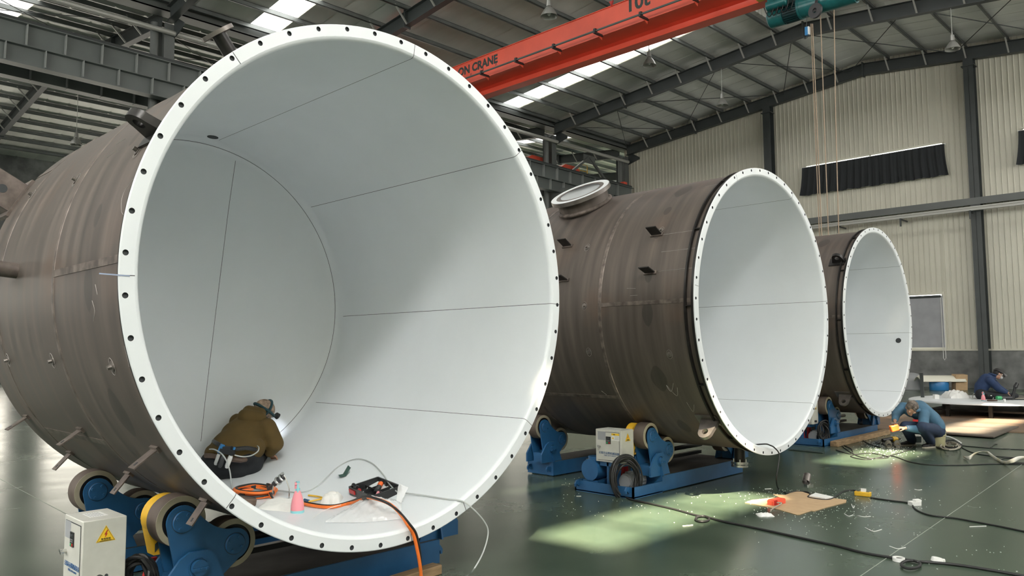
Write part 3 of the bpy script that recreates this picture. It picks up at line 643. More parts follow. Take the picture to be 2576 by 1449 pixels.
# red end carriages of the crane in the left hall
for k, (px, py, lb) in enumerate(((1345, 408, 'red crane end box on the runway left of the grey column'), (1428, 430, 'red crane end box with yellow handrail right of the grey column'))):
    q = OY(px, py, YC+.78); zc_ = q.z-.26; t = thing('crane_end_carriage', lb, 'crane part', (q.x, YC+.78, zc_))
    mb = MB(); mb.prism([(-.75, 0), (.75, 0), (.75, .34), (.45, .52), (-.45, .52), (-.75, .34)], (q.x, YC+1.0, zc_), (1, 0, 0), (0, 0, 1), .45); mb.done('carriage_box', M['red'], t)
    for sx in (-.5, .5): mb = MB(); mb.cyl((q.x+sx, YC+.72, zc_+.12), (q.x+sx, YC+.84, zc_+.12), .13, n=20); mb.done('wheel', M['rod'], t)
    if k:
        mb = MB(); P = V((q.x+.75, YC+.6, zc_)); mb.tube([P, P+V((0, 0, .75)), P+V((.7, 0, .75)), P+V((.7, 0, 0))], .022, 8); mb.tube([P+V((0, 0, .4)), P+V((.7, 0, .4))], .018, 8); mb.done('handrail', M['yellow'], t)
q = OX(1568, 470, 35.1); mb = MB(); mb.box((34.75, q.y-.3, q.z-.2), (35.05, q.y-.05, q.z+.2)); mb.box((34.8, q.y-.05, q.z-.12), (35.0, q.y+.1, q.z+.12)); solo(mb, 'end_stop', M['red'], 'small red end stop on the runway against the corner of the gable wall', 'crane part')

# ================================================================== TANKS
RS, RI, RO, TL = 1.65, 1.60, 1.70, 3.06
def flange_face(mb, c, r0, r1, rc, rh, off, n=48, depth=0.045):
    """white annulus with n real bolt holes"""
    y = c.y; da = 2*pi/n
    angs = sorted([2*pi*i/16 for i in range(16)]+[s for s in (math.atan2(rc*da/2, r1-rc), pi-math.atan2(rc*da/2, rc-r0), -math.atan2(rc*da/2, r1-rc)+2*pi, pi+math.atan2(rc*da/2, rc-r0))])
    def P(r, a, yy): return V((c.x+r*sin(a), yy, c.z+r*cos(a)))
    for k in range(n):
        th = (k+off)*da; hv = []; bv = []; iv = []
        for q in angs:
            dx, dyy = cos(q), sin(q); t = 1e9
            if abs(dx) > 1e-6: t = min(t, ((r1-rc) if dx > 0 else (rc-r0))/abs(dx))
            if abs(dyy) > 1e-6: t = min(t, (rc*da/2)/abs(dyy))
            hv.append(mb.bm.verts.new(P(rc+rh*dx, th+rh*dyy/rc, y))); bv.append(mb.bm.verts.new(P(rc+t*dx, th+t*dyy/rc, y))); iv.append(mb.bm.verts.new(P(rc+rh*dx, th+rh*dyy/rc, y+depth)))
        m_ = len(angs)
        for i in range(m_):
            j = (i+1) % m_; mb.mi = 0; mb._f([hv[i], bv[i], bv[j], hv[j]]); mb.mi = 1; mb._f([hv[j], iv[j], iv[i], hv[i]])
        mb.mi = 1; mb._f(iv)
    mb.mi = 0
def bolt_wire(mb, c, ang, dy, up=0.03):
    n = V((sin(ang), 0, cos(ang))); p = V((c.x, c.y+dy, c.z))+n*RS
    mb.cyl(p-n*.005, p+n*up, .016, .012, 10); mb.cyl(p-n*.004, p+n*.008, .03, .03, 12)
    return p, n
def make_tank(k, label, seams, tapes, extras):
    c = TANKS[k]; root = thing('steel_tank', label, 'tank', (c.x, c.y+1.5, c.z-RS))
    # outer shell with dished end
    mb = MB(); mb.lathe([(RS, .05), (RS, TL), (RS-.02, TL+.07), (RS-.08, TL+.13), (RS-.18, TL+.18), (1.2, TL+.27), (.6, TL+.36), (0, TL+.39)], (c.x, c.y, c.z), (0, 1, 0), 160)
    sh = mb.done('shell', M['shell'], root, 40)
    for v in sh.data.vertices: v.co -= V((0, -1.5, RS))
    sh.location = (0, -1.5, RS)
    # white liner: flange face with bolt holes, rolled lip, bore and inner head
    mb = MB(); flange_face(mb, c, 1.625, 1.695, 1.672, .0155, .333, depth=.012)
    mb.lathe([(1.625, 0), (1.612, .004), (1.603, .014), (RI, .03), (RI, TL-.09), (RI-.012, TL-.04), (RI-.045, TL), (1.50, TL+.03), (1.0, TL+.055), (0, TL+.06)], c, (0, 1, 0), 192)
    mb.lathe([(1.695, 0), (1.70, .003), (1.70, .014), (1.689, .014)], c, (0, 1, 0), 192)
    bmesh.ops.remove_doubles(mb.bm, verts=mb.bm.verts, dist=0.0008)
    mb.done('liner', [M['white'], M['seam']], root, 50)
    mb = MB(); mb.lathe([(RS-.005, .0145), (1.692, .0145), (1.692, .05), (RS-.005, .05)], c, (0, 1, 0), 160); mb.done('flange_ring', M['darksteel'], root)
    if k:
        mb = MB(); mb.lathe([(RS-.005, .12), (1.685, .12), (1.685, .14), (RS-.005, .14)], c, (0, 1, 0), 128)
        for a in range(0, 360, 30):
            n = V((sin(R_(a)), 0, cos(R_(a)))); mb.obox(c+n*1.665+V((0, .085, 0)), (.035, .08, .012), n, (0, 1, 0))
        mb.done('stiffening_ring', M['darksteel'], root)
    def pin(a, y, r=RI-.0008): return V((c.x+r*sin(a), c.y+y, c.z+r*cos(a)))
    for a in seams:
        mb = MB(); a = R_(a); da = .0012
        P = [(1.697, -.0006), (1.66, -.0006), (1.626, -.0006), (1.611, .004), (1.602, .015), (RI-.0008, .032), (RI-.0008, .6), (RI-.0008, 1.4), (RI-.0008, TL-.06)]
        A = [mb.bm.verts.new(V((c.x+r*sin(a-da), c.y+y, c.z+r*cos(a-da)))) for r, y in P]; B = [mb.bm.verts.new(V((c.x+r*sin(a+da), c.y+y, c.z+r*cos(a+da)))) for r, y in P]
        for i in range(len(P)-1): mb._f([A[i], A[i+1], B[i+1], B[i]])
        mb.done('liner_seam', M['seam'], root)
    for a in tapes:
        mb = MB(); a = R_(a); P = [1.697, 1.626]; mb.obox(c+V((1.66*sin(a), -.0006, 1.66*cos(a))), (.075, .004, .0006), (sin(a), 0, cos(a)), (cos(a), 0, -sin(a))); mb.done('flange_seam', M['seam'], root)
    mb = MB(); r = RI-.047; mb.lathe([(r-.003, TL-.002), (r+.001, TL-.003)], c, (0, 1, 0), 160); mb.done('head_seam', M['seam'], root)
    # welds on the shell
    for dy in (1.28, 2.62):
        mb = MB(); mb.lathe([(RS-.004, dy-.028), (RS+.003, dy-.02), (RS+.004, dy), (RS+.003, dy+.02), (RS-.004, dy+.028)], c, (0, 1, 0), 160); mb.done('weld_bead', M['weld'], root)
    for a, y0, y1 in ((-88, .05, 1.26), (-128, 1.3, 2.6), (-52, 2.64, TL)):
        a = R_(a); n = V((sin(a), 0, cos(a))); mb = MB(); mb.obox(c+n*(RS+.0005)+V((0, (y0+y1)/2, 0)), (y1-y0, .045, .006), (0, 1, 0), n.cross(V((0, 1, 0)))); mb.done('weld_bead', M['weld'], root)
    extras(root, c)
    return root
def radial(a): return V((sin(R_(a)), 0, cos(R_(a))))
def tang(a): return V((cos(R_(a)), 0, -sin(R_(a))))
def clip(root, p, d, L, wd, th, side, hole=True, name='clip_bar', m='barsteel'):
    """flat bar welded to the shell; d = direction, side = width direction"""
    d = d.normalized(); side = (side-d*side.dot(d)).normalized(); n = d.cross(side)
    mb = MB(); mb.obox(p+d*(L/2-.02), (L+.04, wd, th), d, side); o = mb.done(name, M[m], root)
    mb = MB(); mb.obox(p, (.03, wd*1.25, th+.03), d, side); mb.done('weld_pad', M['weld'], o)
    if hole:
        q = p+d*(L*.80); mb = MB(); mb.obox(q, (.024, .016, th+.004), d, side); mb.done('slot', M['seam'], o)
def lug(root, c, ang, dy, m='darksteel', L=.26, wd=.22, th=.045):
    n = radial(ang); t = tang(ang); p = V((c.x, c.y+dy, c.z))+n*RS; pr = []
    h = wd/2; R0 = h*.82
    pr = [(-h*1.15, -.03), (-h*1.1, .02), (-R0, L-R0)]+[(R0*cos(q), L-R0+R0*sin(q)) for q in [pi*(1-i/14) for i in range(1, 14)]]+[(R0, L-R0), (h*1.1, .02), (h*1.15, -.03)]
    mb = MB(); hc = (0, L-R0); hr = .036
    A = []; Bv = []; nn = len(pr)
    t, q3 = V((0, 1, 0)), -t
    out = [p+t*x+n*y-q3*(th/2) for x, y in pr]
    hv = [p+t*(hc[0]+hr*cos(2*pi*i/24))+n*(hc[1]+hr*sin(2*pi*i/24))-q3*(th/2) for i in range(24)]
    for off in (0, th):
        ov = [mb.bm.verts.new(q+q3*off) for q in out]; ih = [mb.bm.verts.new(q+q3*off) for q in hv]
        es = [mb.bm.edges.new((ov[i], ov[(i+1) % nn])) for i in range(nn)]+[mb.bm.edges.new((ih[i], ih[(i+1) % 24])) for i in range(24)]
        bmesh.ops.triangle_fill(mb.bm, use_beauty=True, edges=es); A.append(ov); Bv.append(ih)
    for i in range(nn): j = (i+1) % nn; mb._f([A[0][i], A[0][j], A[1][j], A[1][i]])
    for i in range(24): j = (i+1) % 24; mb._f([Bv[0][i], Bv[0][j], Bv[1][j], Bv[1][i]])
    o = mb.done('lifting_lug', M[m], root, 30)
    mb = MB(); mb.obox(p+n*.004+V((0, wd*.18, 0)), (wd*1.3, .16, .02), t, q3); mb.done('lug_pad', M[m], o)
    return o
def nozzle(root, c, ang, dy, r, L, rf, tf, m='darksteel', face='darksteel', name='nozzle', bolts=0):
    n = radial(ang); p = V((c.x, c.y+dy, c.z))+n*(RS-.03)
    mb = MB(); mb.lathe([(r*.8, L), (r, L), (r, .005), (r*.8, .005)], p, n, 40); o = mb.done(name, M[m], root)
    mb = MB(); mb.lathe([(r*.82, L+.002), (rf, L+.002), (rf, L-tf), (r, L-tf)], p, n, 40)
    if bolts:
        for i in range(bolts):
            u, v, w_ = _frame(n); q = p+(u*cos(2*pi*i/bolts)+v*sin(2*pi*i/bolts))*(rf+r)/2; mb.cyl(q+n*(L-tf-.03), q+n*(L+.03), .009, n=8)
    mb.done('nozzle_flange', M[m if face is None else face], o)
    return o, p, n
def stud_set(root, c, lst):
    for a, dy in lst:
        mb = MB(); p, n = bolt_wire(mb, c, R_(a), dy); o = mb.done('weld_stud', M['steel'], root)
        u = tang(a); mb = MB(); mb.tube([p+n*.003+u*(.05*cos(q))+V((0, .035*sin(q), 0)) for q in [2*pi*i/20 for i in range(20)]], .0011, 4, True); mb.done('chalk_ring', M['chalk'], o)
def chalk(root, c, lines):
    for ln in lines:
        mb = MB(); mb.tube(spline([V((c.x+(RS+.001)*sin(R_(a)), c.y+y, c.z+(RS+.001)*cos(R_(a)))) for a, y in ln], 4), .0013, 4); mb.done('chalk_mark', M['chalk'], root)

def ex1(root, c):
    for bx, by, tx, ty in ((68, 1048, 24, 1084), (204, 1080, 150, 1126), (178, 1138, 138, 1176), (393, 1128, 345, 1193), (325, 1190, 280, 1235), (518, 1258, 482, 1314)):
        p = CYL(bx, by, 0, RS+.001, False); rel = p-c; a = math.degrees(math.atan2(rel.x, rel.z)); n = radial(a)
        clip(root, p, n, .165, .085, .008, V((0, 1, 0))+tang(a)*.0)
    lug(root, c, -62, .185, L=.18, wd=.19, th=.05)
    nozzle(root, c, -38, .20, .044, .22, .10, .022, 'darksteel', 'steel', 'nozzle', 0)
    nozzle(root, c, -85, 2.15, .055, .34, .055, .02, 'barsteel', 'barsteel', 'pipe_stub')
    stud_set(root, c, [(-65, .36), (-65, 1.42), (-108, .43), (-107, 1.48), (-107, 2.55), (-62, 2.6), (-84, 2.6)])
    # saddle bracket at the left edge
    p = CYL(40, 505, 0, RS, False); rel = p-c; a = math.degrees(math.atan2(rel.x, rel.z)); n = radial(a); t_ = tang(a)
    mb = MB(); mb.obox(p+n*.0, (.30, .36, .03), (0, 1, 0), t_); o = mb.done('saddle_bracket', M['barsteel'], root)
    mb = MB(); mb.obox(p+n*.12-V((0, .10, 0)), (.26, .26, .02), n, t_); mb.obox(p+n*.12-t_*.12+V((0, .02, 0)), (.26, .02, .24), n, t_); mb.done('bracket_plate', M['barsteel'], o)
    mb = MB(); mb.cyl(p+n*.14-V((0, .109, 0)), p+n*.14-V((0, .113, 0)), .035, n=20); mb.done('hole', M['seam'], o)
    chalk(root, c, [[(-72, .18), (-75, .28), (-79, .22), (-80, .1), (-77, .07)], [(-82, .12), (-84, .14)], [(-85, .10), (-84, .16)], [(-92, .5), (-94, .47)], [(-95, .56), (-97, .53), (-99, .57)], [(-115, .14), (-119, .19), (-122, .12)], [(-104, .17), (-108, .18)], [(-58, 1.0), (-57.6, .86)], [(-62, .98), (-61, .85)]])
    # blue tape over the flange edge, dark hole high in the bore, shallow round opening in the bottom
    a = R_(-91.5); mb = MB(); mb.obox(c+V((1.69*sin(a)-.03, -.0015, 1.69*cos(a))), (.145, .007, .0015), (1, 0, -.02), (0, 0, 1)); mb.done('tape_strip', M['ltape'], root)
    q = V((3.25, 7.16, 0)); rel = V((.13, 2.92, 0)); a = R_(3.6); p = V((c.x+1.598*sin(a), c.y+2.93, c.z+1.598*cos(a))); mb = MB(); mb.lathe([(0, .003), (.05, .003), (.05, -.001)], p, (-sin(a), 0, -cos(a)), 24); mb.done('drain_hole', M['seam'], root)
    p = V((c.x+.06, c.y+2.12, c.z-1.596))
    mb = MB(); mb.lathe([(.40, -.004), (.385, .004), (.36, .006), (.34, .003), (.30, .001), (0, .001)], p, (-.03, 0, 1), 48); mb.done('bottom_opening', M['white'], root)
    hp = []
    for i in range(29):
        k = i/28; x = .414-.28*k; z = 1.50-2.77*k; r = math.hypot(x, z)
        hp.append(c+V((x, (TL+.03+(1.5-r)*.05 if r > 1 else TL+.055+(1-r)*.005)-.0006, z)))
    mb = MB(); mb.tube(hp, .0019, 5); mb.done('liner_seam', M['seam'], root)
def ex2(root, c):
    for a, dy in ((-60, .62), (-60, 1.93), (-76.5, .60), (-76.5, 1.85)):
        n = radial(a); p = V((c.x, c.y+dy, c.z))+n*RS; clip(root, p, n*.9+V((-.35, 0, .25)), .15, .13, .012, V((0, 1, 0)), False, 'clip_plate', 'darksteel')
    lug(root, c, -138, .19, 'steel', .26, .20, .04)
    o, p, n = nozzle(root, c, -30, 2.13, .34, .24, .405, .05, 'shell', 'steel', 'manhole')
    mb = MB(); mb.lathe([(.40, .243), (.33, .244), (.315, .23), (.315, .0), (0, .0)], p, n, 48); mb.done('manhole_liner', M['white'], o)
    mb = MB(); mb.lathe([(.338, .028), (.372, .034), (.376, .05), (.345, .07)], p, n, 48); mb.done('weld_bead', M['weld'], o)
    a2 = -178; o, p, n = nozzle(root, c, a2, .42, .062, .22, .10, .028, 'darksteel', 'chrome', 'bottom_nozzle', 6)
    mb = MB(); mb.lathe([(0, .255), (.10, .255), (.10, .23), (.05, .23)], p, n, 32); mb.done('blind_flange', M['chrome'], o)
    p = V((c.x-.05, c.y+2.2, c.z-RS)); mb = MB(); mb.box(p+V((-.25, -.01, -.16)), p+V((.08, .01, .03))); mb.box(p+V((-.25, -.05, -.24)), p+V((-.2, -.03, -.1))); mb.done('support_plate', M['darksteel'], root)
    stud_set(root, c, [(-62, 1.6), (-108, .4), (-107, 1.5), (-88, 1.5), (-58, .58)])
    chalk(root, c, [[(-82, .9), (-82.3, .78)], [(-85, .85), (-85, .75)], [(-120, .45), (-124, .52), (-121, .55), (-126, .47), (-122, .42)], [(-130, .3), (-134, .36), (-129, .38)], [(-60, .1), (-60.2, .55)], [(-76, .06), (-76.2, .5)], [(-68, .06), (-68.2, .5)], [(-125, 1.5), (-127, 1.45)], [(-30, .06), (-30.5, .35)]])
def ex3(root, c):
    lug(root, c, -53, .18, 'darksteel', .20, .20, .05)
    lug(root, c, -140, .26, 'steel', .24, .2, .03)
    o, p, n = nozzle(root, c, 178, 1.2, .06, .2, .1, .03, 'darksteel', 'steel', 'bottom_nozzle', 6)
    a = R_(102); p = V((c.x+1.598*sin(a), c.y+.22, c.z+1.598*cos(a))); mb = MB(); mb.lathe([(0, .003), (.05, .003), (.05, -.001)], p, (-sin(a), 0, -cos(a)), 24); mb.done('drain_hole', M['seam'], root)
    stud_set(root, c, [(-62, .8), (-95, .6)]); chalk(root, c, [[(-76, .35), (-80, .4), (-83, .35), (-80, .3), (-76, .35)], [(-62, .9), (-66, .8)]])
make_tank(0, 'nearest and largest-looking brown steel tank with a man working inside its white bore', [6.5, 48.1, 92.3, 127, -139.3], [157, 174, -41.6, -91.5], ex1)
make_tank(1, 'middle brown steel tank with a raised manhole and an empty white bore', [26, 84, 136.4, -25.8, -82.9], [], ex2)
make_tank(2, 'farthest brown steel tank with one dark hole in its white bore', [47.3, 96.6, 143.9], [], ex3)

# ================================================================== TURNING ROLLS
def arc(cx, cz, r, a0, a1, n=10): return [(cx+r*cos(R_(a0+(a1-a0)*i/n)), cz+r*sin(R_(a0+(a1-a0)*i/n))) for i in range(n+1)]
def make_roll(cx, y0, zc, driver, label, idx):
    t = thing('turning_roll', label, 'turning roll', (cx, y0, 0), 'turning rolls under the tanks')
    W_ = .84 if driver else .46; hb = .19
    mb = MB(); mb.box((cx-.97, y0, 0.012), (cx+.95, y0+W_, hb)); mb.box((cx-.93, y0+.04, 0), (cx-.75, y0+W_-.04, .012)); mb.box((cx+.72, y0+.04, 0), (cx+.9, y0+W_-.04, .012)); mb.done('base_frame', M['blue'], t)
    mb = MB(); mb.box((cx-.95, y0+.015, hb), (cx+.93, y0+W_-.015, hb+.004)); mb.done('deck_plate', M['bluedk'], t)
    for xx, sg in ((cx-(1.55 if driver else .97), -1), (cx+.95, 1)):
        for yy in (y0+.05, y0+W_-.07):
            mb = MB(); mb.prism([(0, 0), (sg*.05, 0), (sg*.075, -.035), (sg*.07, -.07), (sg*.055, -.07), (sg*.05, -.04), (0, -.075)], (xx, yy, .13), (1, 0, 0), (0, 0, 1), -.02); mb.done('tow_hook', M['blue'], t)
    if driver:
        mb = MB(); mb.box((cx-1.55, y0, 0.0), (cx-.97, y0+.02, .125)); mb.box((cx-1.55, y0+W_-.02, 0), (cx-.97, y0+W_, .125)); mb.box((cx-1.55, y0, 0), (cx-1.53, y0+W_, .125)); mb.box((cx-1.55, y0, 0.008), (cx-.97, y0+W_, .02)); mb.done('tray', M['blue'], t)
        mb = MB(); mb.box((cx-1.47, y0+.56, .02), (cx-1.25, y0+.78, .13)); mb.cyl((cx-1.48, y0+.67, .25), (cx-1.24, y0+.67, .25), .125, n=24); mb.cyl((cx-1.36, y0+.67, .25), (cx-1.36, y0+.67, .40), .09, n=20); mb.done('gearbox', M['blue'], t)
        mb = MB(); mb.cyl((cx-1.30, y0+.28, .13), (cx-1.02, y0+.28, .13), .095, n=24); mb.cyl((cx-1.33, y0+.28, .13), (cx-1.30, y0+.28, .13), .08, n=20)
        for i in range(16): q = 2*pi*i/16; mb.obox(V((cx-1.15, y0+.28+.10*cos(q), .135+.10*sin(q))), (.22, .02, .006), (1, 0, 0), (0, cos(q), sin(q)))
        mb.done('drive_motor', M['motor'], t)
        mb = MB(); mb.prism([(0, 0), (.16, 0), (.07, .30), (.02, .30)], (cx-1.42, y0+.46, .02), (1, 0, 0), (0, 0, 1), .03); mb.prism([(0, 0), (.16, 0), (.15, .34), (.10, .34)], (cx-1.20, y0+.46, .02), (1, 0, 0), (0, 0, 1), .03); mb.done('red_guard', M['redp'], t)
        mb = MB(); mb.box((cx-.8, y0+.50, .24), (cx+.75, y0+.56, .28)); mb.cyl((cx-.9, y0+.6, .34), (cx+.9, y0+.6, .34), .03, n=12); mb.done('drive_shaft', M['blackp'], t)
    else:
        mb = MB(); mb.box((cx-.28, y0-.004, .05), (cx+.02, y0, .16)); o = mb.done('name_plate', M['cabinet'], t)
        mb = MB(); mb.lathe([(.035, 0), (.028, 0), (.028, .001), (.035, .001)], (cx-.22, y0-.004, .105), (0, -1, 0), 20, close=True); mb.bar((cx-.24, y0-.005, .12), (cx-.22, y0-.005, .10), .006, .001, (0, 1, 0)); mb.bar((cx-.20, y0-.005, .12), (cx-.22, y0-.005, .10), .006, .001, (0, 1, 0)); mb.bar((cx-.22, y0-.005, .10), (cx-.22, y0-.005, .08), .006, .001, (0, 1, 0)); mb.done('plate_emblem', M['letter'], o)
        text('无锡市运腾', 'plate_lettering', M['letter'], o, (cx-.17, y0-.004, .11), (1, 0, 0), (0, 0, 1), .024, .17); text('机械设备', 'plate_lettering', M['letter'], o, (cx-.17, y0-.004, .07), (1, 0, 0), (0, 0, 1), .024, .13)
    yp = y0+.07
    for sg in (-1, 1):
        def X(x): return cx+sg*x
        a = (1.045, zc-1.470); b = (.708, zc-1.660); pv = (.965, .355)     # x measured outwards
        for k, (wx, wz) in enumerate((a, b)):
            mb = MB(); mb.lathe([(.135, 0), (.153, .004), (.156, .014), (.156, .136), (.153, .146), (.135, .15)], (X(wx), yp+.025, wz), (0, 1, 0), 48); o = mb.done('wheel', M['tyre'], t)
            mb = MB(); mb.lathe([(.118, .0), (.1525, .0035), (.1525, -.001), (.118, -.003)], (X(wx), yp+.025, wz), (0, 1, 0), 48, close=True); mb.done('rubber_ring', M['ring'], o)
            mb = MB(); mb.lathe([(0, .01), (.125, .01), (.125, .14), (0, .14)], (X(wx), yp+.025, wz), (0, 1, 0), 40); mb.done('hub', M['hub'], o)
        # dumbbell side plates
        va = math.degrees(math.atan2(a[1]-b[1], -(a[0]-b[0])))
        R0 = .098
        def plate(y):
            pr = arc(-a[0], a[1], R0, 195, 35, 14)
            s0 = pr[-1]; s1 = (-b[0]+R0*cos(R_(88)), b[1]+R0*sin(R_(88)))
            for i in range(1, 9):
                u = i/9; cpx = (s0[0]*.35+s1[0]*.65)-.045; cpz = s1[1]-.012
                pr.append(((1-u)**2*s0[0]+2*u*(1-u)*cpx+u*u*s1[0], (1-u)**2*s0[1]+2*u*(1-u)*cpz+u*u*s1[1]))
            pr += arc(-b[0], b[1], R0, 88, -72, 12)
            pr += [(-pv[0]+.17, .255), (-pv[0]-.04, .235), (-pv[0]-.10, .25)]
            pr = [(cx+(-1 if sg > 0 else 1)*p[0] if sg > 0 else cx+p[0], p[1]) for p in pr]
            mb = MB(); mb.prism(pr, (0, y, 0), (1, 0, 0), (0, 0, 1), -.018); return mb
        for fr, yy in ((True, yp), (False, yp+.182)):
            o = plate(yy).done('bogie_plate', M['blue'], t)
            if fr:
                for wx, wz in (a, b):
                    mb = MB(); mb.lathe([(0, .014), (.062, .014), (.065, .010), (.067, 0)], (X(wx), yy, wz), (0, -1, 0), 36)
                    for i in range(4): q = R_(45+90*i+15); p = V((X(wx)+.046*cos(q), yy-.014, wz+.046*sin(q))); mb.cyl(p, p+V((0, -.012, 0)), .0105, n=6)
                    mb.done('bearing_cover', M['blue'], o)
                    mb = MB(); mb.lathe([(.0665, -.001), (.069, -.001), (.069, .002), (.0665, .002)], (X(wx), yy, wz), (0, -1, 0), 36, close=True); mb.done('cover_gap', M['seam'], o)
        mb = MB(); mb.box((X(pv[0])-.13, yp+.02, hb), (X(pv[0])+.1, yp+.165, .31)); mb.done('saddle_box', M['blue'], t)
        for fr, yy in ((True, yp-.045), (False, yp+.215)):
            pr = [(-.20, hb), (-.20, .30), (-.11, .415), (-.05, .45), (.06, .45), (.11, .41), (.20, hb)]
            mb = MB(); mb.prism([(X(pv[0])-sg*p[0], p[1]) for p in pr], (0, yy, 0), (1, 0, 0), (0, 0, 1), -.022); o = mb.done('bracket_plate', M['blue'], t)
            if fr:
                mb = MB(); mb.cyl((X(pv[0]), yy, .355), (X(pv[0]), yy-.035, .355), .048, n=24); mb.lathe([(.055, 0), (.062, 0), (.062, -.008), (.055, -.008)], (X(pv[0]), yy, .355), (0, 1, 0), 24, close=True); mb.box((X(pv[0])-.05, yy-.045, .338), (X(pv[0])+.05, yy-.035, .36))
                for q in (-.036, 0, .036): mb.cyl((X(pv[0])+q, yy-.045, .349), (X(pv[0])+q, yy-.054, .349), .008, n=6)
                mb.done('pivot_pin', M['blue'], o)
                mb = MB(); mb.prism([(0, hb), (-.045, hb), (-.02, .31), (0, .31)], (X(pv[0])-.008, yy, 0), (0, 1, 0), (0, 0, 1), .016); mb.done('rib', M['blue'], o)
        if driver:
            mb = MB(); mb.cyl((X(a[0]), yp+.205, a[1]), (X(a[0]), yp+.30, a[1]), .140, n=32); mb.prism([(-.14, 0), (-.09, -.22), (.05, -.22), (.10, 0)], (X(a[0]), yp+.205, a[1]), (1, 0, 0), (0, 0, 1), -.10); o = mb.done('gear_guard', M['yellow'], t)
            mb = MB(); mb.prism([(0, 0), (.05, .05), (.05, .10), (0, .05)], (X(a[0])-.085, yp+.203, .43), (1, 0, 0), (0, 0, 1), .001); mb.done('guard_stripe', M['letter'], o)
        else:
            if sg < 0: mb = MB(); mb.box((cx-1.17+.2, yp-.045, hb), (cx-1.15+.2, yp+.235, .33)); mb.done('end_plate', M['blue'], t)
    return t
DRV = [(TANKS[0].x, 4.77), (TANKS[1].x, 5.19), (TANKS[2].x, 5.50)]; IDL = [(TANKS[0].x, 6.28), (TANKS[1].x, 6.88), (TANKS[2].x, 7.10)]
nm = ('nearest', 'middle', 'farthest')
for k in range(3):
    make_roll(DRV[k][0], DRV[k][1], TANKS[k].z, True, 'blue powered turning roll with drive tray under the front of the %s tank' % nm[k], k)
    make_roll(IDL[k][0], IDL[k][1], TANKS[k].z, False, 'blue idler turning roll under the back of the %s tank' % nm[k], k)

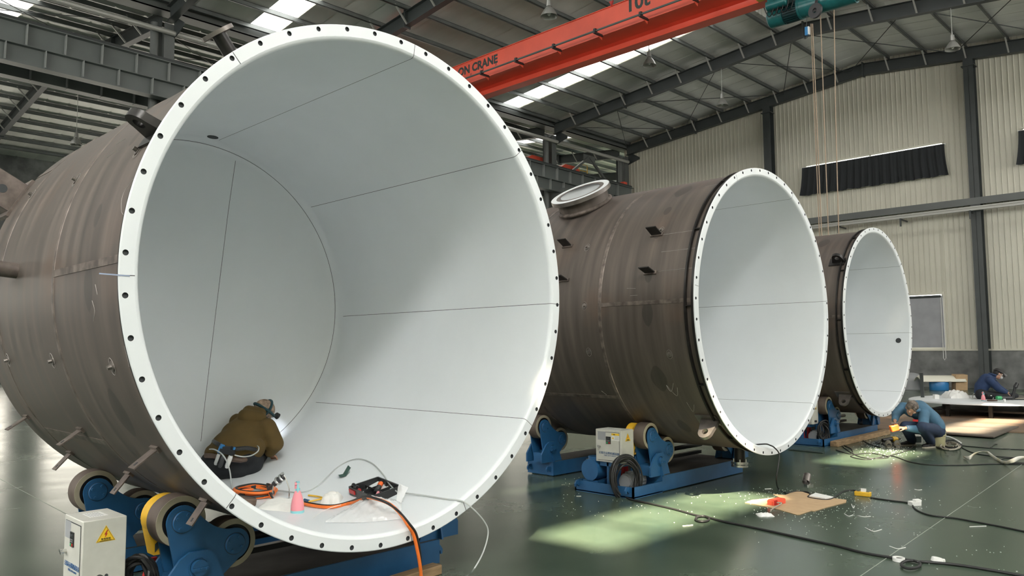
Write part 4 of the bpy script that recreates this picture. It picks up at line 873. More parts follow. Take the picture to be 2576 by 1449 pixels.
# control cabinets
def tri_sign(o, p, u, v, s):
    n = V(u).cross(V(v)).normalized(); p = V(p)
    def tri(k): return [(-.5*k, -.29*k), (.5*k, -.29*k), (0, .577*k)]
    mb = MB(); mb.prism([(x*s, y*s) for x, y in tri(1.0)], p, u, v, .0008); q = mb.done('warning_sticker', M['label_y'], o)
    mb = MB(); A = [mb.bm.verts.new(p+V(u)*x*s+V(v)*y*s+n*.0012) for x, y in tri(.90)]; B = [mb.bm.verts.new(p+V(u)*x*s+V(v)*y*s+n*.0012) for x, y in tri(.84)]
    for i in range(3): j = (i+1) % 3; mb._f([A[i], A[j], B[j], B[i]])
    return q, mb
def make_cabinet(p, W_, D, H, label, notice):
    """p = bottom corner nearest the camera; door faces -x, width along +y"""
    x0, y0, z0 = p; t = thing('control_cabinet', label, 'cabinet', (x0+D/2, y0+W_/2, 0), 'control cabinets of the turning rolls')
    mb = MB(); mb.box((x0, y0, z0), (x0+D, y0+W_, z0+H)); o = mb.done('housing', M['cabinet'], t); bv = o.modifiers.new('bevel', 'BEVEL'); bv.width = .005; bv.segments = 2
    mb = MB(); mb.box((x0+.02, y0+W_*.55, .02), (x0+.10, y0+W_*.62, z0)); mb.box((x0+.02, y0+.06, z0-.05), (x0+D-.02, y0+W_-.04, z0)); mb.done('stand', M['blue'], t)
    dx = x0-.004
    mb = MB(); mb.box((dx, y0+.03, z0+.025), (x0, y0+W_-.03, z0+H-.03)); d = mb.done('door', M['cabinet'], t)
    g = MB()
    for a, b in (((dx-.0004, y0+.026, z0+H-.03), (x0-.001, y0+W_-.03, z0+H-.026)), ((dx-.0004, y0+.026, z0+.021), (x0-.001, y0+W_-.03, z0+.025)), ((dx+.001, y0+.026, z0+.025), (x0-.001, y0+.03, z0+H-.03))): g.box(a, b)
    g.done('door_gap', M['seam'], d)
    def Y(u): return y0+W_*(1-u)          # u: 0 = left edge of the door as seen from its front
    def Z(v): return z0+H*v
    mb = MB(); mb.cyl((dx, Y(.18), Z(.46)), (dx-.03, Y(.18), Z(.46)), .012, n=14); mb.obox(V((dx-.03, Y(.18), Z(.46))), (.008, .04, .014), (1, 0, 0), (0, 1, .6)); mb.done('handle', M['chrome'], d)
    mb = MB(); mb.box((dx-.006, Y(.60), Z(.57)), (dx, Y(.42), Z(.79))); k = mb.done('keypad', M['blackp'], d)
    for u0, u1, m in ((.44, .495, 'green'), (.52, .58, 'redp')): mb = MB(); mb.box((dx-.008, Y(u1), Z(.585)), (dx-.006, Y(u0), Z(.62))); mb.done('key', M[m], d)
    mb = MB(); mb.box((dx-.007, Y(.55), Z(.725)), (dx-.006, Y(.46), Z(.76))); mb.done('display', M['seam'], d)
    for i in range(6): mb = MB(); uu = .445+.045*(i % 3); mb.box((dx-.007, Y(uu+.025), Z(.64+.03*(i//3))), (dx-.006, Y(uu), Z(.655+.03*(i//3)))); mb.done('small_key', M['motor'], d)
    mb = MB(); mb.box((dx-.0008, Y(.40), Z(.67)), (dx, Y(.09), Z(.93))); mb.done('blank_label', M['blind'], d)
    text('无锡市运腾机械设备', 'door_lettering', M['label_b'], d, (dx, Y(.12), Z(.245)), (0, -1, 0), (0, 0, 1), .030, W_*.80)
    text('手机:13771140979', 'door_lettering', M['label_b'], d, (dx, Y(.32), Z(.19)), (0, -1, 0), (0, 0, 1), .015, W_*.46)
    if notice:
        mb = MB(); mb.box((dx-.0008, Y(.93), Z(.68)), (dx, Y(.63), Z(.90))); mb.done('notice_label', M['paper'], d)
        mb = MB(); mb.box((dx-.0014, Y(.93), Z(.84)), (dx-.0006, Y(.63), Z(.90))); mb.done('notice_band', M['label_y'], d)
        text('注意', 'notice_lettering', M['letter'], d, (dx-.0014, Y(.70), Z(.85)), (0, -1, 0), (0, 0, 1), .013)
        for i in range(3): mb = MB(); mb.box((dx-.0012, Y(.90), Z(.72+.04*i)), (dx-.0006, Y(.75), Z(.73+.04*i))); mb.done('notice_lines', M['motor'], d)
        mb = MB(); mb.prism([(-.014, 0), (.014, 0), (0, .026)], (dx-.0006, Y(.69), Z(.73)), (0, -1, 0), (0, 0, 1), .0008); mb.done('notice_triangle', M['label_y'], d)
    # right hand side (facing the camera, -y)
    sc = .105; pp = V((x0+D*.52, y0-.0004, z0+H*.74))
    q, mb = tri_sign(t, pp, (1, 0, 0), (0, 0, 1), sc); mb.done('sign_border', M['letter'], q)
    mb = MB(); mb.prism([(.006, .03), (-.009, .004), (-.001, .006), (-.006, -.014), (.009, .011), (.001, .009), (.012, .03)][::-1], pp+V((0, -.001, .004)), (1, 0, 0), (0, 0, 1), .0008); mb.done('lightning_bolt', M['redp'], q)
    text('有电危险', 'sign_lettering', M['letter'], q, pp+V((-.026, -.001, -.020)), (1, 0, 0), (0, 0, 1), .011, .052); text('DANGER ELECTRIC', 'sign_lettering', M['letter'], q, pp+V((-.032, -.001, -.027)), (1, 0, 0), (0, 0, 1), .004, .064)
    mb = MB(); mb.cyl((x0+D*.40, y0, z0+.05), (x0+D*.40, y0-.03, z0+.05), .018, n=16); mb.done('cable_gland', M['blackp'], t)
    mb = MB(); mb.cyl((x0+D*.56, y0, z0+.055), (x0+D*.56, y0-.001, z0+.055), .01, n=14); mb.done('spare_hole', M['seam'], t)
    mb = MB(); mb.box((x0+D*.28, y0+W_*.30, z0+H), (x0+D*.70, y0+W_*.75, z0+H+.0008)); o = mb.done('top_label', M['paper'], t)
    for i in range(6): mb = MB(); mb.box((x0+D*(.32+.055*i), y0+W_*.34, z0+H+.0008), (x0+D*(.335+.055*i), y0+W_*.70, z0+H+.0014)); mb.done('printed_line', M['motor'], o)
    return t
cabs = [(TANKS[0].x-1.605, 4.85, .345), (TANKS[1].x-1.47, 5.40, .36), (TANKS[2].x-1.50, 5.70, .36)]
make_cabinet(cabs[0], .32, .235, .375, 'pale control cabinet with yellow warning triangle at the bottom left, beside the nearest roll', False)
make_cabinet(cabs[1], .37, .24, .375, 'pale control cabinet with keypad and two stickers beside the middle tank roll', True)
make_cabinet(cabs[2], .37, .24, .375, 'pale control cabinet half hidden behind the middle tank opening', True)
def cable_coil(c, ax, R0, n, label, m='black', r=.0085, tall=1.25, tail=None):
    ax = V(ax).normalized(); u = V((0, 0, 1)); v = ax.cross(u); rnd = random.Random(int(c[0]*100)); mb = MB()
    for i in range(n):
        rr = R0*(.62+.42*rnd.random()); o = V(c)+ax*(.06*(rnd.random()-.5))+u*(.04*(rnd.random()-.5)); ph = rnd.random()
        mb.tube([o+v*(rr*cos(q)*.86)+u*(rr*sin(q)*tall)+ax*(.03*sin(q*2+ph*6)) for q in [2*pi*k/36 for k in range(36)]], r, 7, True)
    if tail: mb.tube(spline(tail), r, 7)
    return solo(mb, 'cable_coil', M[m], label, 'cable', group='coiled cables hung on the cabinets')
x0, y0, z0 = cabs[1]
cable_coil(OY(1574, 1203, 5.345), (.62, .78, .15), .20, 15, 'coiled black cable hung under the control cabinet of the middle tank', tail=[(x0+.1, y0-.03, z0+.05), (x0+.15, y0-.06, z0+.02), (x0+.2, y0-.07, z0-.06), (x0+.2, y0-.06, z0-.15)], r=.010)
x0, y0, z0 = cabs[2]
cable_coil((x0+.22, y0-.08, .22), (.2, 1, .12), .16, 9, 'coiled black cable tumbling over the roll of the farthest tank', r=.010)
x0, y0, z0 = cabs[0]
cable_coil(OY(350, 1452, 4.93), (.75, .65, .1), .105, 9, 'coiled black cable at the bottom edge beside the nearest control cabinet', r=.011)

# ================================================================== THINGS INSIDE THE NEAREST TANK
c0 = TANKS[0]
def SF(x, y, lift=0.0): return V((x, y, c0.z-math.sqrt(max((RI-lift)**2-(x-c0.x)**2, 0))))
def SN(p): return V((c0.x-p.x, 0, c0.z-p.z)).normalized()
def onsf(p, lift=0.0): return SF(p.x, p.y, lift)
# twin air hose: coil, run along the bore, over the lip and down to the floor
t = thing('air_hose', 'orange and black twin air hose coiled in the bore and hanging over the white lip', 'hose', CI(640, 1250))
cc = CI(640, 1246); ru = []
for k in range(70):
    q = 2*pi*k/24+1.0; rr = .165+.012*sin(k*1.7); ru.append(SF(cc.x+rr*cos(q)*.9, cc.y+rr*1.25*sin(q), .016+.017*(k//24)))
mid = [CI(*p, .015) for p in ((690, 1262), (725, 1258), (775, 1270), (830, 1276), (880, 1266))]
rim = [CI(920, 1252, .13), CI(950, 1256, .15), CI(980, 1268, .12), CI(1003, 1288, .05)]
lip = [OY(1024, 1318, c0.y-.016), OY(1040, 1345, c0.y-.03), OY(1050, 1385, c0.y-.035), OY(1057, 1425, c0.y-.03), OY(1062, 1449, c0.y-.02)+V((0, 0, -.05))]
lip.append(V((lip[-1].x+.02, lip[-1].y-.03, .02))); lip.append(V((lip[-1].x+.3, lip[-1].y-.4, .016)))
path = spline(ru[::3]+mid+rim+lip, 6)
mb = MB(); mb.tube(path, .0115, 9); mb.done('orange_hose', M['orange'], t)
off = [V((.018*cos(i*.12), .012*sin(i*.12), .008)) for i in range(len(path))]
mb = MB(); mb.tube([p+o for p, o in zip(path, off)], .0085, 8); mb.done('black_hose', M['black'], t)
for f_ in (.08, .2, .33, .62, .74): i = int(f_*len(path)); mb = MB(); mb.tube([path[i]+V((.008, 0, .004)), path[i+1]+V((.008, 0, .004)), path[min(i+2, len(path)-1)]+V((.008, 0, .004))], .021, 10); mb.done('tape_band', M['blackp'], t)
# clear tubing
tp = [CI(585, 1238, .01), CI(640, 1232, .008), CI(700, 1234, .008), CI(760, 1238, .006), CI(800, 1222, .006), CI(850, 1175, .006), CI(895, 1155, .006), CI(935, 1165, .006), CI(965, 1195, .01), CI(975, 1212, .03), CI(1000, 1238, .03), CI(1025, 1241, .02), CI(1070, 1247, .008), CI(1120, 1255, .006), CI(1150, 1258, .006)]
tp += [OY(1168, 1263, c0.y-.012), OY(1190, 1280, c0.y-.05), OY(1217, 1310, c0.y-.07), OY(1228, 1340, c0.y-.08), OY(1215, 1390, c0.y-.12), OY(1190, 1435, c0.y-.16)]
e = FL(1176, 1449, .008); tp += [e, e+V((-.4, -.2, 0))]
mb = MB(); mb.tube(spline(tp, 6), .0052, 7); solo(mb, 'clear_tube', M['clear'], 'clear air tube looping across the white bore and over its lower right lip', 'tube')
# pink spray bottle
def spray_bottle(p, n, s, label):
    p = V(p); n = V(n); t = thing('spray_bottle', label, 'bottle', p); u, v, w_ = _frame(n)
    mb = MB(); mb.lathe([(0, .012), (.045, .012), (.0475, .025), (.046, .055), (.040, .09), (.031, .125), (.021, .150), (.015, .162), (0, .162)], p, n, 32); mb.done('body', M['pink'], t)
    mb = MB(); mb.lathe([(0, 0), (.045, 0), (.0482, .003), (.0482, .018), (.046, .021), (.03, .014)], p, n, 32); mb.done('base_cup', M['teal2'], t)
    mb = MB(); mb.cyl(p+n*.158, p+n*.174, .017, n=20); mb.done('collar', M['teal2'], t)
    f = (_r*.3-_f*.95); f = (f-n*f.dot(n)).normalized()
    mb = MB(); mb.prism([(-.014, 0), (.010, 0), (.012, .022), (.024, .032), (.024, .044), (-.010, .046), (-.016, .02)], p+n*.172-f.cross(n)*-.007, f, n, .014); mb.done('spray_head', M['pink'], t)
    mb = MB(); mb.tube([p+n*.203+f*.014, p+n*.185+f*.024, p+n*.150+f*.032], [.007, .007, .005], 8); mb.box(p+n*.212-V((.010, .010, 0)), p+n*.224+V((.010, .010, 0))); mb.done('trigger', M['teal2'], t)
    return t
p = CI(748, 1290); spray_bottle(p, (0, 0, 1), 1, 'pink spray bottle with turquoise base standing in the white bore of the nearest tank')
# grey pneumatic tool held on a bent wire stand
t = thing('pneumatic_tool', 'grey pneumatic tool propped on bright wire legs next to the coiled hose', 'tool', CI(706, 1256))
base = CI(706, 1255); up = V((0, 0, 1)); a = base+_r*(-.105)+up*.075+_f*.03; b = base+_r*.035+up*.185-_f*.03; d = (b-a).normalized()
mb = MB(); mb.lathe([(0, 0), (.012, 0), (.014, .05), (.021, .06), (.023, .11), (.027, .115), (.027, .15), (.020, .155), (.018, .175), (0, .175)], a, d, 24); mb.done('tool_body', M['grinder'], t)
mb = MB(); mb.lathe([(.027, .10), (.034, .105), (.034, .118), (.027, .122)], a, d, 20, close=True); mb.lathe([(.026, .15), (.031, .155), (.031, .165), (.024, .168)], a, d, 20, close=True); mb.obox(a+d*.145+up*.03, (.05, .02, .02), d, up); mb.done('clamp', M['chrome'], t)
for s, px, pa in ((-1, 686, .09), (1, 727, .17)):
    q = CI(px, 1255, .004); k = a+d*pa; mb = MB(); mb.tube(spline([k, k+up*.005+_r*(.012*s), q+up*.08, q+up*.004]), .005, 8); mb.done('wire_leg', M['chrome'], t)
# packet of wipes, tissue, pouch, abrasive sheet, string
def pillow(c, u, v, n, L, Wd, H, seed, amp=.12):
    rnd = random.Random(seed); ph = [rnd.uniform(0, 6) for _ in range(6)]; mb = MB(); u = V(u).normalized(); v = V(v); v = (v-u*v.dot(u)).normalized(); n = V(n)
    def f(s, q, sg):
        x = 2*s-1; y = 2*q-1; e = (max(0, 1-abs(x)**3.5)*max(0, 1-abs(y)**3.5))**.5
        wv = 1+amp*(sin(9*x+ph[0]+3*y)+.7*sin(13*y+ph[1]-5*x)+.5*sin(21*x+17*y+ph[2]))
        return V(c)+u*(x*L/2)+v*(y*Wd/2*(1+.06*sin(7*x+ph[3])))+n*(H*e*wv if sg > 0 else 0)
    mb.grid(lambda s, q: f(s, q, 1), 30, 22); mb.grid(lambda s, q: f(s, q, -1), 30, 22); bmesh.ops.remove_doubles(mb.bm, verts=mb.bm.verts, dist=.0004); return mb
p = CI(706, 1278, .002); solo(pillow(p, _r, _f, (0, 0, 1), .30, .30, .055, 3, .07), 'wipes_packet', M['cloth'], 'cream packet of wipes lying behind the pink bottle', 'packet', p)
p = CI(835, 1262, .002); mb = pillow(p, _r, _f, (0, 0, 1), .15, .16, .065, 9, .05); mb.ell(p+V((.0, 0, .05)), (.04, .035, .03)); solo(mb, 'crumpled_tissue', M['cloth'], 'crumpled white tissue between pliers and tool box', 'tissue', p)
p = CI(612, 1270, .002); mb = MB(); mb.lathe([(0, 0), (.085, 0), (.09, .01), (.09, .045), (.082, .055), (0, .055)], p, SN(p), 32); solo(mb, 'abrasive_disc', M['leather'], 'stack of brown abrasive discs just inside the lower left lip', 'disc', p)
p = CI(866, 1196, .002); u = _r*.9+_f*.3; mb = MB()
def gp(s, q):
    k = s*.13; x = k-.045; h = .0 if x < 0 else x*.75
    return p+V((0, 0, .004+h+.004*sin(6*q)))+(_r*.75+_f*.65).normalized()*(x if x < 0 else x*.55)+(_r*.5-_f*.85)*((q-.5)*.075)
mb.grid(gp, 14, 4); mm = mb; o = solo(mm, 'abrasive_sheet', M['gpaper'], 'bent dark green abrasive sheet lying alone on the white bore', 'sheet', p); sm = o.modifiers.new('thickness', 'SOLIDIFY'); sm.thickness = .002
mb = MB(); mb.tube(spline([CI(788, 1303, .004), CI(805, 1290, .012), CI(830, 1278, .02), CI(858, 1270, .03)]), .0022, 5); solo(mb, 'white_string', M['paper'], 'stray white string in front of the plastic bag', 'string')
# pliers
p = CI(800, 1257, .012); t = thing('pliers', 'long nose pliers with yellow handles beside the pink bottle', 'pliers', p); j = CI(815, 1253, .016)
for q in ((776, 1246), (776, 1262)): e = CI(*q, .012); mb = MB(); mb.tube(spline([e, (e+j)/2+(e-j).cross(V((0, 0, 1)))*(.06 if q[1] < 1250 else -.06), j]), [.007]*12+[.005], 8); mb.done('handle', M['yellow'], t)
mb = MB(); e = CI(824, 1249, .016); mb.tube([j, (j+e)/2, e], [.012, .009, .002], 10); mb.cyl(j-V((0, 0, .006)), j+V((0, 0, .008)), .011, n=14); mb.done('jaws', M['grinder'], t)
mb = MB(); e = CI(768, 1258, .012); mb.tube([CI(766, 1257, .014), CI(777, 1260, .014)], .010, 8); mb.done('blue_grip', M['blue'], t)
# black tool tray and its tools
cn = [CI(884, 1229, .05), CI(945, 1199, .05), CI(1004, 1225, .05), CI(938, 1250, .05)]
pn = (SN(CI(943, 1226))*.7+V((0, 0, .5))).normalized(); pc0 = CI(943, 1228, .05); cn = [CAM+ray(x, y)*((pc0-CAM).dot(pn)/ray(x, y).dot(pn)) for x, y in ((884, 1229), (945, 1199), (1004, 1225), (938, 1250))]
C = (cn[0]+cn[1]+cn[2]+cn[3])/4; uu = ((cn[2]-cn[1])+(cn[3]-cn[0]))/2; vv = ((cn[1]-cn[0])+(cn[2]-cn[3]))/2
Lu, Lv = uu.length, vv.length; uu.normalize(); nn = uu.cross(vv).normalized(); vv = nn.cross(uu) if nn.z > 0 else uu.cross(nn); nn = nn if nn.z > 0 else -nn
t = thing('tool_tray', 'open black tool tray with tools in the white bore, behind the clear bag', 'tool box', C-nn*.05)
B0 = C-nn*.055
def tb(mb, x, y, z, lx, ly, lz): mb.obox(B0+uu*x+vv*y+nn*z, (lx, ly, lz), uu, vv)
mb = MB(); tb(mb, 0, 0, .006, Lu, Lv, .012)
for x, lx, ly, y in ((0, Lu, .012, Lv/2), (0, Lu, .012, -Lv/2)): tb(mb, x, y, .032, lx, ly, .062)
for x in (-Lu/2, Lu/2): tb(mb, x, 0, .032, .012, Lv, .062)
mb.done('tray', M['blackp'], t)
mb = MB(); tb(mb, -.02, .05*0, .025, Lu*.8, .006, .03); tb(mb, -.06, -.03, .025, .006, Lv*.7, .03); tb(mb, .06, .05, .025, .006, Lv*.35, .03)
for i in range(4): tb(mb, -.1+.065*i, Lv/2-.012, .03, .03, .012, .045)
mb.done('dividers', M['blackp'], t)
def tl(x, y, z=.03): return B0+uu*x+vv*y+nn*z
t = thing('utility_knife', 'black ribbed knife with orange end in the tool tray', 'knife', tl(0, .03, .03))
mb = MB(); mb.tube([tl(-.02, .045, .04), tl(.04, .0, .04), tl(.075, -.035, .035)], [.018, .017, .014], 12)
for i in range(6): mb.lathe([(.018, -.003), (.021, 0), (.018, .003)], tl(-.01+.012*i, .038-.010*i, .04), tl(.06, -.045)-tl(0, 0), 14, close=True)
mb.done('grip', M['blackp'], t)
mb = MB(); mb.tube([tl(-.02, .045, .042), tl(-.055, .075, .046), tl(-.075, .07, .046)], [.017, .022, .012], 12); mb.done('orange_end', M['orangep'], t)
mb = MB(); mb.tube([tl(.075, -.01, .03), tl(.12, -.045, .03)], [.012, .009], 10); mb.tube([tl(.12, -.045, .03), tl(.15, -.07, .03)], .003, 6); solo(mb, 'small_screwdriver', M['pink'], 'short pink handled screwdriver in the right of the tool tray', 'tool', tl(.1, -.03, .02))
for k, (x, y, lb) in enumerate(((-.10, -.02, 'bright cutter lying left in the tool tray'), (-.04, -.085, 'bright bit holder lying low in the tool tray'))):
    mb = MB(); mb.tube([tl(x-.03, y+.03, .028), tl(x, y, .03), tl(x+.035, y-.02, .028)], [.004, .009, .005], 8); mb.tube([tl(x-.03, y+.01, .028), tl(x, y, .03)], .006, 8); solo(mb, 'hand_tool', M['chrome'], lb, 'tool', tl(x, y, .02))
q = CI(893, 1243, .01); mb = MB(); mb.obox(q+V((0, 0, .025)), (.10, .06, .03), uu, vv); mb.tube([q+uu*.05+V((0, 0, .04)), q+uu*.10+V((0, 0, .035)), q+uu*.14+V((0, 0, .02))], .006, 8); solo(mb, 'red_case', M['redp'], 'small red case pushed against the left of the tool tray', 'case', q)
mb = MB(); mb.tube(spline([q+uu*(-.04)+V((0, 0, .052)), q+V((.0, .02, .07)), q+uu*.04+V((0, 0, .055))]), .013, 10); mb.ell(q+uu*.02+V((0, 0, .056)), (.025, .02, .016)); solo(mb, 'black_fitting', M['blackp'], 'black hose fitting resting on the small red case', 'fitting', q+V((0, 0, .041)))
# clear plastic bag
bl, br_, btop, btr = CI(818, 1314, .004), CI(1010, 1305, .004), CI(905, 1255, .05), CI(1015, 1225, .10)
t = thing('plastic_bag', 'large crinkled clear plastic bag in front of the tool tray', 'bag', CI(915, 1310))
rnd = random.Random(4); ph = [rnd.uniform(0, 6.3) for _ in range(10)]
def bag(s, q):
    a = bl.lerp(br_, s); b = btop.lerp(btr, s); p = a.lerp(b, q); p = onsf(p, .003)
    e = sin(pi*min(1, max(0, q*1.02)))**.6*(sin(pi*min(.97, max(.03, s)))**.5)
    h = .11*e*(1+.10*sin(9*s+ph[0]+4*q)+.09*sin(13*q-7*s+ph[1]))+.004*sin(31*s+23*q+ph[2])*e+.003*sin(47*s-35*q+ph[3])*e+.0015*sin(80*s+60*q+ph[4])
    return p+SN(p)*max(h, .002)
mb = MB(); mb.grid(bag, 60, 40); mb.done('film', M['film'], t, None)
mb = MB(); mb.grid(lambda s, q: bag(.90+.09*s, .72+.28*q)+V((.05*q*s, .0, .13*q*(1-s*.3))), 8, 8); mb.done('upright_corner', M['film'], t, None)
mb = MB()
for k in range(11):
    s = .42+.22*k/10; q = .58-.14*sin(pi*k/10); A = bag(s, q)+V((0, 0, .003)); B = bag(s+.004, q+.07)+V((0, 0, .003)); mb.tube([A, B], .0016, 4)
mb.tube([bag(.40+.26*k/12, .60-.15*sin(pi*k/12))+V((0, 0, .003)) for k in range(13)], .0018, 4); mb.done('printed_mark', mat('faded_red_ink', (.80, .42, .42), .5), t)

# ================================================================== FLOOR THINGS
def floor_cable(pts, r, label, name='power_cable', m='black', z=None):
    P = [p if isinstance(p, V) else FL(p[0], p[1], r) for p in pts]; mb = MB(); mb.tube(spline(P, 7), r, 8); return solo(mb, name, M[m], label, 'cable')
def ringpts(px, py, rx, ry, r, k=14, turns=1.25, a0=0.0): return [FL(px+rx*cos(a0+2*pi*i/k), py+ry*sin(a0+2*pi*i/k), r+.004*i/k*turns) for i in range(int(k*turns)+1)]
floor_cable([(1555, 1240), (1588, 1256), (1640, 1268), (1700, 1282), (1750, 1296)]+ringpts(1767, 1305, 17, 7, .014, 12, 1.0, -.6)+[(1783, 1302), (1820, 1312), (1900, 1328), (2000, 1350), (2100, 1372), (2170, 1390), (2240, 1402), (2275, 1408)]+ringpts(2291, 1420, 24, 10, .014, 12, 1.1, -1.2)+[(2320, 1413), (2400, 1420), (2480, 1432), (2576, 1449), (2640, 1460)], .0105, 'thick black cable with two loops crossing the floor to the lower right corner')
a = OY(1903, 1117, TANKS[1].y+.08); lipz = TANKS[1].z-1.6
cbl = [CYL(1895, 1119, 1, 1.585, True), OY(1925, 1117, TANKS[1].y-.012), OY(1937, 1120, TANKS[1].y-.04), OY(1948, 1126, TANKS[1].y-.06), OY(1960, 1142, TANKS[1].y-.09), OY(1958, 1170, TANKS[1].y-.10), OY(1953, 1205, TANKS[1].y-.10)]
floor_cable(cbl+[(1958, 1229), (1978, 1240), (2005, 1236), (2030, 1238), (2038, 1244), (2034, 1251), (2075, 1257), (2098, 1252), (2120, 1237), (2145, 1233), (2162, 1238), (2171, 1243)], .008, 'thin black cable dropping from the lip of the middle tank past the cardboard')
floor_cable([(2190, 1252), (2240, 1259), (2288, 1266), (2305, 1282), (2340, 1296), (2400, 1303), (2450, 1312), (2520, 1325), (2600, 1342)], .0075, 'black cable running right from the yellow socket block')
floor_cable([(2103, 1132), (2140, 1142), (2142, 1130), (2120, 1118), (2110, 1105), (2122, 1125), (2160, 1148), (2200, 1153), (2235, 1150), (2190, 1140), (2140, 1147), (2180, 1156), (2240, 1147), (2290, 1162), (2340, 1169), (2420, 1170), (2500, 1167), (2600, 1168)], .0075, 'black cable snaking in loops left of the man on the bucket')
floor_cable([(2240, 1146), (2285, 1132), (2298, 1120), (2304, 1106)], .008, 'black lead rising between the feet of the man on the bucket')
floor_cable([(2410, 1120), (2450, 1124), (2500, 1128), (2600, 1132)], .0075, 'straight black cable running right from the tangled coil')
floor_cable([(2420, 1126), (2440, 1136), (2470, 1144), (2530, 1150), (2600, 1154)], .0075, 'second black cable curving right below the straight one')
floor_cable([(2510, 1158), (2530, 1152), (2560, 1156), (2530, 1162), (2600, 1166)], .0075, 'short black cable tangle at the right edge')
floor_cable([(2492, 1126), (2500, 1119), (2508, 1117)], .008, 'short black plug lead standing up right of the coil', 'plug_lead')
floor_cable([(2130, 1070), (2160, 1100), (2190, 1118), (2215, 1125)], .008, 'thin black cable leaning from the cabinet of the farthest tank to the floor')
floor_cable([(2440, 1092-78), (2455, 1023), (2463, 1035), (2450, 1044), (2468, 1045), (2490, 1050), (2520, 1055), (2540, 1068), (2576, 1080)], .006, 'thin pale tube trailing over the rusty plates from the white disc', 'pale_tube', 'brace')
# cardboard and what lies on it
Z = [(40, 745), (215, 682), (440, 662), (720, 627), (960, 650), (742, 541), (1050, 560), (1350, 440), (1630, 530), (1660, 515), (1690, 545), (2250, 640), (2570, 680), (2560, 740), (2390, 785), (2060, 870), (1760, 962), (1690, 950), (1400, 1050), (1330, 1050), (900, 925), (300, 790)]
P = [FL(1870+x/9.908, 1190+y/9.908) for x, y in Z]; mb = MB(); mb.prism([(q.x, q.y) for q in P], (0, 0, 0.001), (1, 0, 0), (0, 1, 0), .006); solo(mb, 'cardboard_sheet', M['card'], 'torn sheet of brown cardboard lying on the green floor', 'cardboard')
q = FL(1954, 1268, .007); t = thing('corded_tool', 'red plastic tool with white cord lying on the cardboard', 'tool', q); d = (FL(1972, 1262)-FL(1933, 1270)).normalized(); n2 = V((-d.y, d.x, 0))
mb = MB(); mb.prism([(-.11, .0), (-.02, .0), (.0, .014), (.05, .014), (.06, .0), (.11, .0), (.11, .045), (.09, .055), (-.07, .055), (-.11, .045)], q-n2*.035+V((0, 0, .001)), d, (0, 0, 1), -.075); mb.done('casing', M['orangep'] if False else M['red'], t)
mb = MB()
for i in range(3): mb.obox(q+d*(-.09+.022*i)+V((0, 0, .028)), (.010, .082, .05), d, n2)
mb.done('vent_rib', M['redp'], t)
mb = MB(); mb.tube(spline([q-d*.07-n2*.05+V((0, 0, .03)), q-d*.06-n2*.10+V((0, 0, .03)), FL(1942, 1281, .008), FL(1939, 1286, .008)]), .007, 7); mb.done('cord_end', M['sole'], t)
Pq = [FL(x, y, .008) for x, y in ((2036, 1249), (2052, 1242), (2097, 1252), (2075, 1256))]; mb = MB(); mb.prism([(k.x, k.y) for k in Pq], (0, 0, .0075), (1, 0, 0), (0, 1, 0), .012); solo(mb, 'white_pad', M['paper'], 'flat white pad under the cable loop on the cardboard', 'pad')
q = FL(2034, 1222); t = thing('pipe_bracket', 'small bright steel pipe piece on a round foot on the floor behind the cardboard', 'pipe piece', q)
mb = MB(); mb.cyl(q, q+V((0, 0, .022)), .058, n=28); mb.cyl(q+V((0, 0, .022)), q+V((0, 0, .035)), .025, n=20); mb.done('foot', M['chrome'], t)
mb = MB(); ax = (_r*.35+_f*.55+V((0, 0, .45))).normalized(); mb.lathe([(.040, 0), (.044, 0), (.044, .12), (.040, .12)], q+V((0, 0, .085))-ax*.06-_r*.02, ax, 28, close=True); mb.obox(q+V((0, 0, .05)), (.02, .03, .05), _r, _f); mb.done('tube', M['steel'], t)
q0, q1 = FL(2151, 1246), FL(2191, 1250); d = (q1-q0); L = d.length; d.normalize(); t = thing('socket_block', 'yellow extension socket block on the floor right of the cardboard', 'socket', (q0+q1)/2); mb = MB(); mb.obox((q0+q1)/2+V((0, 0, .026)), (L, .075, .05), d, V((0, 0, 1)).cross(d)); o = mb.done('block', M['yellow'], t); bv = o.modifiers.new('bevel', 'BEVEL'); bv.width = .008; bv.segments = 2
mb = MB(); mb.obox(q0.lerp(q1, .55)+V((0, 0, .066)), (.05, .035, .035), d, V((0, 0, 1)).cross(d)); mb.done('white_plug', M['paper'], t)
for i in range(3): mb = MB(); mb.obox(q0.lerp(q1, .2+.3*i)+V((0, 0, .052)), (.03, .03, .002), d, V((0, 0, 1)).cross(d)); mb.done('socket_face', M['letter'], t)
q = FL(2301, 1271); mb = MB(); mb.obox(q+V((0, 0, .02)), (.11, .07, .04), _r+_f*.2, _f); mb.obox(q+V((.02, -.02, .05)), (.07, .05, .02), _r+_f*.2, _f); solo(mb, 'white_block', M['paper'], 'small white plastic block touching the cable right of the yellow socket', 'block')
q = FL(2261, 1412); mb = MB(); mb.lathe([(.040, 0), (.045, .002), (.045, .030), (.040, .032)], q, (0, 0, 1), 32, close=True); mb.lathe([(0, .004), (.040, .004), (.040, .001), (0, .001)], q, (0, 0, 1), 32); solo(mb, 'tape_roll', M['paper'], 'round white tape roll beside the cable loop at the lower right', 'tape')
q = FL(2357, 1413); mb = MB(); mb.lathe([(.035, 0), (.045, .002), (.040, .030), (.03, .034)], q, (.15, -.1, 1), 32, close=True); mb.obox(q+_r*.03+V((0, 0, .010)), (.06, .04, .018), _r-_f*.4, _f); solo(mb, 'torn_roll', M['paper'], 'crushed white roll just above the thick cable at the lower right', 'tape')
q = FL(1925, 1297); mb = pillow(q, _r, _f, (0, 0, 1), .16, .12, .018, 12, .2); solo(mb, 'crumpled_film', M['paper'], 'crumpled white film on the floor in front of the cardboard', 'film', q)
